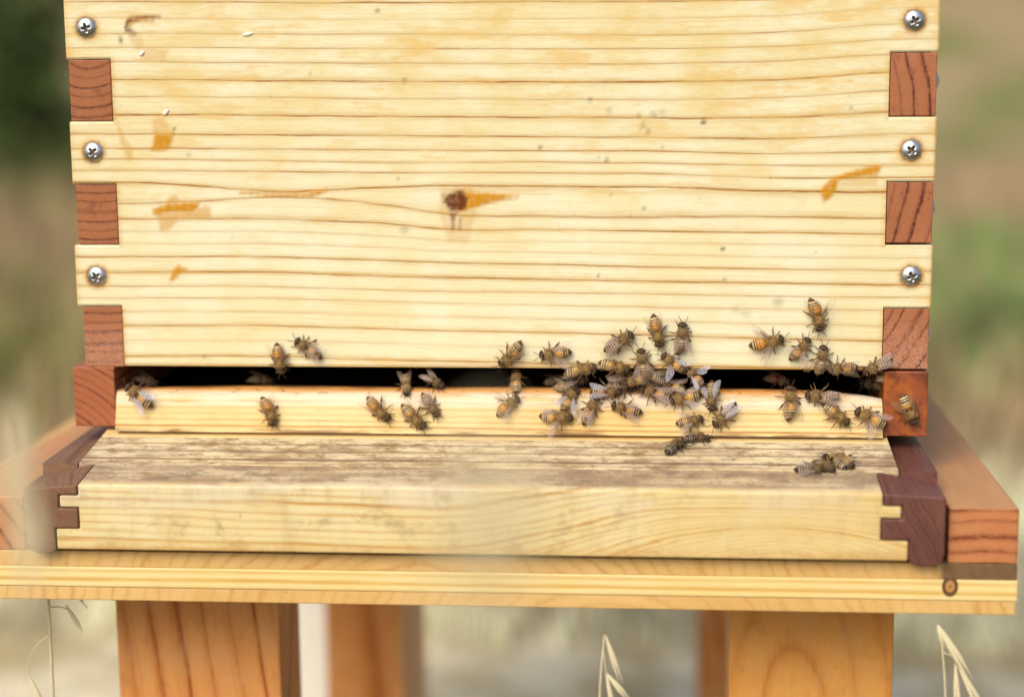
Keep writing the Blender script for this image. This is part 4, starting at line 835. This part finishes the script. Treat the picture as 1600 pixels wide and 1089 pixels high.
def bee_body(c, pose):
    if (c, pose) in BODY: return BODY[(c, pose)]
    rr = random.Random(100*pose+ord(c))
    n_am = PAL[c][0]; S = 18
    V, F, I = [], [], []
    xs = sorted(set([r[0] for r in LOFT] + [round(-7.3+i*.17, 3) for i in range(37)] + [round(-.2+i*.22, 3) for i in range(28)]))
    bend = [0.0, 0.13, -0.15, 0.07, -0.05][pose % 5]
    for x in xs:
        w, h, z = interp(LOFT, x)
        if x < -.9:        # overlapping rings of the abdomen
            for a, b in zip(BANDS, BANDS[1:]):
                if b <= x < a:
                    k = (a-x)/(a-b); s = 1+.05*k; w *= s*1.1; h *= s*1.05
        yo = bend*max(0, -x-.5)**1.3*.6
        zo = -.035*max(0, -x-3)**1.5
        for k in range(S):
            t = 2*math.pi*k/S
            V.append((x, yo+w*math.cos(t), z+zo+h*math.sin(t)))
    for i in range(len(xs)-1):
        xm = (xs[i]+xs[i+1])/2
        if xm > 3.9: mi = 4
        elif xm > -.5: mi = 0
        else:
            mi = 2
            for q, (a, b) in enumerate(zip(BANDS, BANDS[1:])):
                if b <= xm < a:
                    k = (a-xm)/(a-b)
                    if q < n_am: mi = 1 if (k < .78 or q == 0) else 2
                    else: mi = 3 if k < .45 else 2
                    if q >= 5: mi = 2
            if xm > BANDS[0]: mi = 1 if n_am else 3
        for k in range(S):
            k2 = (k+1) % S
            F.append((i*S+k, i*S+k2, (i+1)*S+k2, (i+1)*S+k)); I.append(mi)
    F.append(tuple(range(S))[::-1]); I.append(2)
    e = (len(xs)-1)*S; F.append(tuple(range(e, e+S))); I.append(4)
    for sd in (-1, 1):
        for (hx, fx, fy, rad) in ((2.7, 5.0, 3.1, .26), (1.7, 1.9, 4.9, .28), (.8, -2.6, 4.6, .34)):
            fx += rr.uniform(-1.1, 1.1); fy += rr.uniform(-.7, .7)
            hip = Vector((hx, sd*1.0, 1.3)); foot = Vector((fx, sd*fy, .1))
            knee = hip.lerp(foot, .45)+Vector((rr.uniform(-.3, .3), 0, 1.5)); ank = hip.lerp(foot, .78)+Vector((rr.uniform(-.3, .3), 0, .15))
            n0 = len(F)
            tube(V, F, [hip, hip.lerp(knee, .5)+Vector((0, 0, .15)), knee, knee.lerp(ank, .5), ank, ank.lerp(foot, .6), foot+Vector((.25, sd*.35, -.05))],
                 [rad, rad*1.05, rad*.75, rad*(1.35 if hx < 1 else .9), rad*.7, .13, .09], 6)
            I.extend([5]*(len(F)-n0))
    me = bpy.data.meshes.new('bee_body')
    me.from_pydata([(x*MM, y*MM, z*MM) for x, y, z in V], [], F)
    me.polygons.foreach_set('material_index', I); me.shade_smooth()
    for m in bee_mats(c): me.materials.append(m)
    BODY[(c, pose)] = me
    return me
FUZZ = {}
def bee_fuzz(c):
    if c in FUZZ: return FUZZ[c]
    V, F, I = [], [], []
    r = random.Random(5)
    def hair(p, nrm, L, w, mi):
        d = (nrm+Vector((r.gauss(-.25, .25), r.gauss(0, .3), r.gauss(0, .3)))).normalized()
        s = d.cross(Vector((r.gauss(0, 1), r.gauss(0, 1), r.gauss(0, 1)))).normalized()*w
        i = len(V); V.extend([tuple(p-s), tuple(p+s), tuple(p+d*L)]); F.append((i, i+1, i+2)); I.append(mi)
    def shell(x0, x1, n, L0, L1, mi, top=True):
        for _ in range(n):
            x = r.uniform(x0, x1); w, h, z = interp(LOFT, x)
            t = r.uniform(-.5, math.pi+.5) if top else r.choice((r.uniform(-.5, .6), math.pi-r.uniform(-.5, .6)))
            nr = Vector((0, math.cos(t)/max(w, .3), math.sin(t)/max(h, .3))).normalized()
            # keep the crown of the thorax nearly bald
            if 1.0 < x < 2.4 and abs(t-math.pi/2) < .5 and r.random() < .75: continue
            hair(Vector((x, w*math.cos(t), z+h*math.sin(t))), nr, r.uniform(L0, L1), .045, mi)
    shell(.1, 3.6, 850, .45, 1.0, 0)
    shell(4.2, 5.5, 130, .3, .6, 0)
    shell(-1.6, -.6, 150, .4, .8, 0)
    shell(-6.0, -1.5, 240, .25, .5, 1, False)
    for a, b in zip(BANDS[1:], BANDS[2:5]): shell(a-.45*(a-b), a, 70, .15, .3, 1)
    me = bpy.data.meshes.new('bee_fuzz'); me.from_pydata([(x*MM, y*MM, z*MM) for x, y, z in V], [], F)
    me.polygons.foreach_set('material_index', I)
    me.materials.append(pm('bee_fur_'+c, PAL[c][4], .8, .2)); me.materials.append(pm('bee_band_fur_'+c, PAL[c][3], .8, .2))
    FUZZ[c] = me
    return me
def wing_mat(kind):
    key = 'wing_'+kind
    if key in MATS: return MATS[key]
    col, al = {'c': ((0.45, 0.34, 0.2), .12), 'm': ((0.52, 0.40, 0.35), .24), 'b': ((0.53, 0.51, 0.58), .38)}[kind]
    t = NT(key); g_ = t.n('ShaderNodeTexCoord')
    f = t.noise(t.vm('MULTIPLY', g_.outputs['Object'], (1000., 1000., 1000.)), .55, 2.0)
    b = t.bsdf(t.mix(f, hsv(col, .85), hsv(col, 1.1)), .4, .4)
    t.put(b.inputs['Alpha'], t.m('MULTIPLY_ADD', f, .3, al-.15))
    t.put(b.inputs['Transmission Weight'], 0.0)
    MATS[key] = t.mat
    return t.mat
WING = {}
def wing_mesh(kind, fore, sd):
    key = (kind, fore, sd)
    if key in WING: return WING[key]
    Ln = 9.3 if fore else 6.6
    lead = [(0, .0), (.15, .30), (.4, .55), (.7, .75), (.9, .62), (1, .05)] if fore else [(0, 0), (.2, .3), (.5, .45), (.8, .45), (.95, .3), (1, 0)]
    trail = [(0, -.15), (.15, -.45), (.35, -1.3), (.6, -2.0), (.85, -1.75), (1, -.05)] if fore else [(0, -.1), (.2, -.7), (.45, -1.45), (.7, -1.4), (.9, -.8), (1, -.05)]
    V, F, I = [], [], []
    n, m = 14, 5
    for i in range(n+1):
        q = i/n; a = interp(lead, q)[0]; b = interp(trail, q)[0]
        for j in range(m+1):
            y = a+(b-a)*j/m
            V.append((-q*Ln, sd*y, .12*math.sin(q*3.1)+.06*math.sin(j*1.9+i*.5)-.10*abs(y)))
    for i in range(n):
        for j in range(m): F.append((i*(m+1)+j, i*(m+1)+j+1, (i+1)*(m+1)+j+1, (i+1)*(m+1)+j)); I.append(0)
    for path in ([0, 0], [2, 1], [4, 3]) if fore else ([0, 0], [3, 2]):
        n0 = len(F)
        e = n if path[0] == 0 else int(n*.8)
        pts = [Vector(V[i*(m+1)+min(m, int(round(path[1]+(path[0]-path[1])*i/n)))])+Vector((0, 0, .03)) for i in range(0, e+1, 2)]
        tube(V, F, pts, [.075-.04*i/len(pts) for i in range(len(pts))], 4); I.extend([1]*(len(F)-n0))
    me = bpy.data.meshes.new('bee_wing'); me.from_pydata([(x*MM, y*MM, z*MM) for x, y, z in V], [], F)
    me.polygons.foreach_set('material_index', I); me.shade_smooth()
    me.materials.append(wing_mat(kind)); me.materials.append(pm('wing_vein', (0.16, 0.085, 0.04), .5, .3))
    WING[key] = me
    return me
def eye_mesh():
    bm = bmesh.new(); bmesh.ops.create_uvsphere(bm, u_segments=12, v_segments=8, radius=1.0)
    for v in bm.verts: v.co = Vector((v.co.x*.62, v.co.y*.45, v.co.z*1.05))*MM
    me = bpy.data.meshes.new('bee_eye'); bm.to_mesh(me); bm.free(); me.shade_smooth()
    me.materials.append(pm('bee_eye', (0.012, 0.008, 0.007), .18, .6))
    return me
EYE = eye_mesh()
ANT = {}
def antenna_mesh(sd):
    if sd in ANT: return ANT[sd]
    V, F = [], []
    tube(V, F, [(5.6, sd*.35, 2.3), (6.3, sd*.75, 2.9), (6.6, sd*.95, 2.9), (7.6, sd*1.5, 2.2), (8.5, sd*1.9, 1.4)], [.11, .10, .13, .12, .09], 5)
    me = bpy.data.meshes.new('bee_antenna'); me.from_pydata([(x*MM, y*MM, z*MM) for x, y, z in V], [], F); me.shade_smooth()
    me.materials.append(pm('bee_antenna', (0.05, 0.03, 0.02), .5, .3)); ANT[sd] = me
    return me
def child(name, me, parent, M=None):
    o = bpy.data.objects.new(name, me); COL.objects.link(o); o.parent = parent
    if M is not None: o.matrix_local = M
    return o
def wing_matrix(ang, sd, fore, raise_=0.0):
    # hinge on the thorax; ang = degrees outward from straight back
    hinge = Vector((1.5 if fore else .6, sd*(1.35 if fore else 1.25), 4.05 if fore else 3.75))*MM
    a = R(ang if fore else ang*.8+2)
    lay = .12 if sd > 0 else 0.0
    return Matrix.Translation(hinge+Vector((0, 0, lay*MM))) @ Matrix.Rotation(-sd*a, 4, 'Z') @ Matrix.Rotation(R(3.5-raise_), 4, 'Y') @ Matrix.Rotation(sd*R(-6 if ang > 25 else -12), 4, 'X')
for i, (pos, f, nrm, sc, wl_, wr_, wk, c, lab) in enumerate(BEES):
    f, nrm = Vector(f), Vector(nrm)
    s = nrm.cross(f).normalized(); f = s.cross(nrm).normalized()
    root = bpy.data.objects.new('honey_bee', None); COL.objects.link(root); root.empty_display_size = .005
    dead = 'heap' in lab
    tw = random.uniform(-14, 14) if not dead else random.uniform(25, 60)
    M = Matrix(((f.x, s.x, nrm.x, pos[0]*MM), (f.y, s.y, nrm.y, pos[1]*MM), (f.z, s.z, nrm.z, pos[2]*MM), (0, 0, 0, 1)))
    root.matrix_world = M @ Matrix.Scale(sc*random.uniform(1.06, 1.17)*(1.15 if dead else 1), 4) @ Matrix.Rotation(R(tw), 4, 'X')
    tag(root, lab, 'bee', 'honey bees at the hive entrance')
    child('body', bee_body(c, i % 5), root)
    fz = child('fur', bee_fuzz(c), root); fz['kind'] = 'stuff'
    for sd, ang in ((1, wl_), (-1, wr_)):
        for fore in (True, False):
            child('wing', wing_mesh(wk, fore, sd), root, wing_matrix(ang+random.uniform(-3, 3), sd, fore))
        child('eye', EYE, root, Matrix.Translation(Vector((4.75, sd*1.5, 2.2))*MM))
        child('antenna', antenna_mesh(sd), root)

# ================================================================ wild oat stalks
def oat_mat():
    t = NT('oat_straw'); P = t.pos()
    f = t.noise(t.vm('MULTIPLY', P, (3., 3., .3)), .5, 3.0)
    b = t.bsdf(t.mix(f, (0.52, 0.42, 0.23), (0.76, 0.69, 0.50)), .5, .4)
    t.put(b.inputs['Transmission Weight'], 0.0)
    b.inputs['Subsurface Weight'].default_value = 0.0
    return t.mat
m_oat = oat_mat()
def spikelet(parent, a, b, w, split=.35):
    """two pointed glumes that part towards the tip, hung from a"""
    a, b = Vector(a), Vector(b); d = b-a; L = d.length; d.normalize()
    s = d.cross(Vector((0, 1, 0))).normalized(); n = d.cross(s)
    V, F = [], []
    for sg in (-1, 1):
        n0 = len(V); N, K = 12, 7
        for i in range(N+1):
            q = i/N; r = w/2*math.sin(math.pi*min(1, q*.93+.05))**.8*(1 if q < .6 else (1-q)/.4*.9+.1)
            c = a+d*(q*L)+s*(sg*split*w*q*q)
            for k in range(K):
                t = 2*math.pi*k/K
                V.append(tuple(c+s*(r*.55*math.cos(t)+sg*r*.3)+n*(r*.5*math.sin(t))))
        for i in range(N):
            for k in range(K): F.append((n0+i*K+k, n0+i*K+(k+1) % K, n0+(i+1)*K+(k+1) % K, n0+(i+1)*K+k))
    pydata('spikelet', V, F, [m_oat], parent)
def smooth_path(pts, n=24):
    P = [Vector(p) for p in pts]; P = [P[0]*2-P[1]]+P+[P[-1]*2-P[-2]]; out = []
    for i in range(1, len(P)-2):
        for k in range(n//(len(P)-3)+1):
            t = k/(n//(len(P)-3)+1); a, b, c, d = P[i-1:i+3]
            out.append(.5*((2*b)+(c-a)*t+(2*a-5*b+4*c-d)*t*t+(3*b-a-3*c+d)*t**3))
    out.append(P[-2]); return out
def oat(base, stems, spikes, label, r=1.1):
    t = thing('wild_oat', base, label, 'oat stalk', 'dry wild oat stalks')
    V, F = [], []
    for j, p in enumerate(stems):
        pts = smooth_path(p); rr = r if j == 0 else r*.4
        tube(V, F, pts, [rr*(1-.6*k/len(pts)) for k in range(len(pts))], 6)
    pydata('stem', V, F, [m_oat], t)
    for s_ in spikes: spikelet(t, *s_)
    return t
OATS_HERE = True
oat((-16, -30, GZ), [[(-16, -30, GZ), (-14.2, -30, -300), (-12.4, -31, -150), (-11.8, -32, -112), (-11.2, -33, -104)], [(-12, -32, -128), (-18, -34, -133), (-22.5, -34, -141), (-22.8, -34, -148)], [(-11.8, -32, -114), (-4, -34, -113.5), (2, -35, -117)], [(-11.2, -33, -106), (2, -35, -107), (9, -36, -113)]],
    [((-22.8, -34, -149), (-13.5, -34, -174), 4.0, .2), ((-2.5, -34, -112), (7, -36, -127), 2.6, .2), ((-2.5, -34, -104), (0, -36, -110), 1.8, .2), ((1, -35, -105), (8, -36, -110), 1.8, .2)],
    'dry oat stalk hanging thin drooping husks left of the left front leg', 1.15)
oat((258, -80, GZ), [[(258, -80, GZ), (258, -80, -300), (258.5, -82, -150), (260.5, -84, -110), (261.3, -84, -105.5)], [(260.2, -84, -112), (261.5, -84.5, -121), (261.6, -84.5, -124)]],
    [((261.4, -84, -105.5), (268.8, -84, -129), 2.8, .3), ((261.6, -84, -123), (273, -84, -137), 2.8, .3), ((261.6, -84, -123), (266, -84, -146), 2.4, .3)],
    'dry oat stalk with pale husks standing between the middle and right table legs', .7)
oat((425, -70, GZ), [[(425, -70, GZ), (420, -70, -260), (414.5, -72, -150), (411, -74, -112), (408.6, -74, -101.5)], [(411, -74, -114), (416, -74, -116), (418, -74, -119)]],
    [((409.0, -74, -101.6), (424.5, -75, -127), 4.0, .25), ((408.6, -74, -101.8), (413, -74, -113), 3.0, .25), ((418, -74, -119), (432, -75, -146), 3.4, .5), ((417, -74, -119), (419, -75, -146), 2.8, .4)],
    'dry oat stalk with large white husks right of the right front leg', .7)
oat((146, -428, GZ), [[(146, -428, GZ), (137, -428, -200), (130, -428, -30), (126.5, -428, 40), (124.5, -428, 68), (126, -428, 72)], [(127.5, -428, 30), (129.5, -428, 48), (130, -428, 47)]],
    [((126, -428, 71), (128.5, -426, 43), 4.4, .3), ((124.8, -427, 62), (126.0, -430, 34), 4.4, .3), ((129, -428, 48), (130, -428, 23), 4.2, .3), ((126, -428, 46), (128, -428, 21), 4.2, .3)],
    'blurred oat stalk close to the camera in front of the left rail', .7)
oat((252, -610, GZ), [[(252, -612, GZ), (254, -612, -200), (254, -612, 0), (256, -612, 80), (259, -612, 101), (262, -612, 104)], [(256, -612, 86), (258, -611, 95), (259, -611, 95)]],
    [((262, -612, 104), (262.5, -611, 82), 5.2, .5), ((259, -611, 96), (257, -611, 76), 4.8, .5), ((261, -609, 99), (264.5, -609, 80), 4.8, .4)],
    'blurred oat husk very close to the camera in front of landing board')
# a white post behind the left legs
wp = box_bm(-42, 2, 640, 670, GZ-4, -112, 3.0, 4)
o = from_bm('white_post', wp, plain('white_paint', (0.66, 0.65, 0.60), .6, .3, .04), None)
tag(o, 'white painted post in blur between the two left legs of the table', 'post')
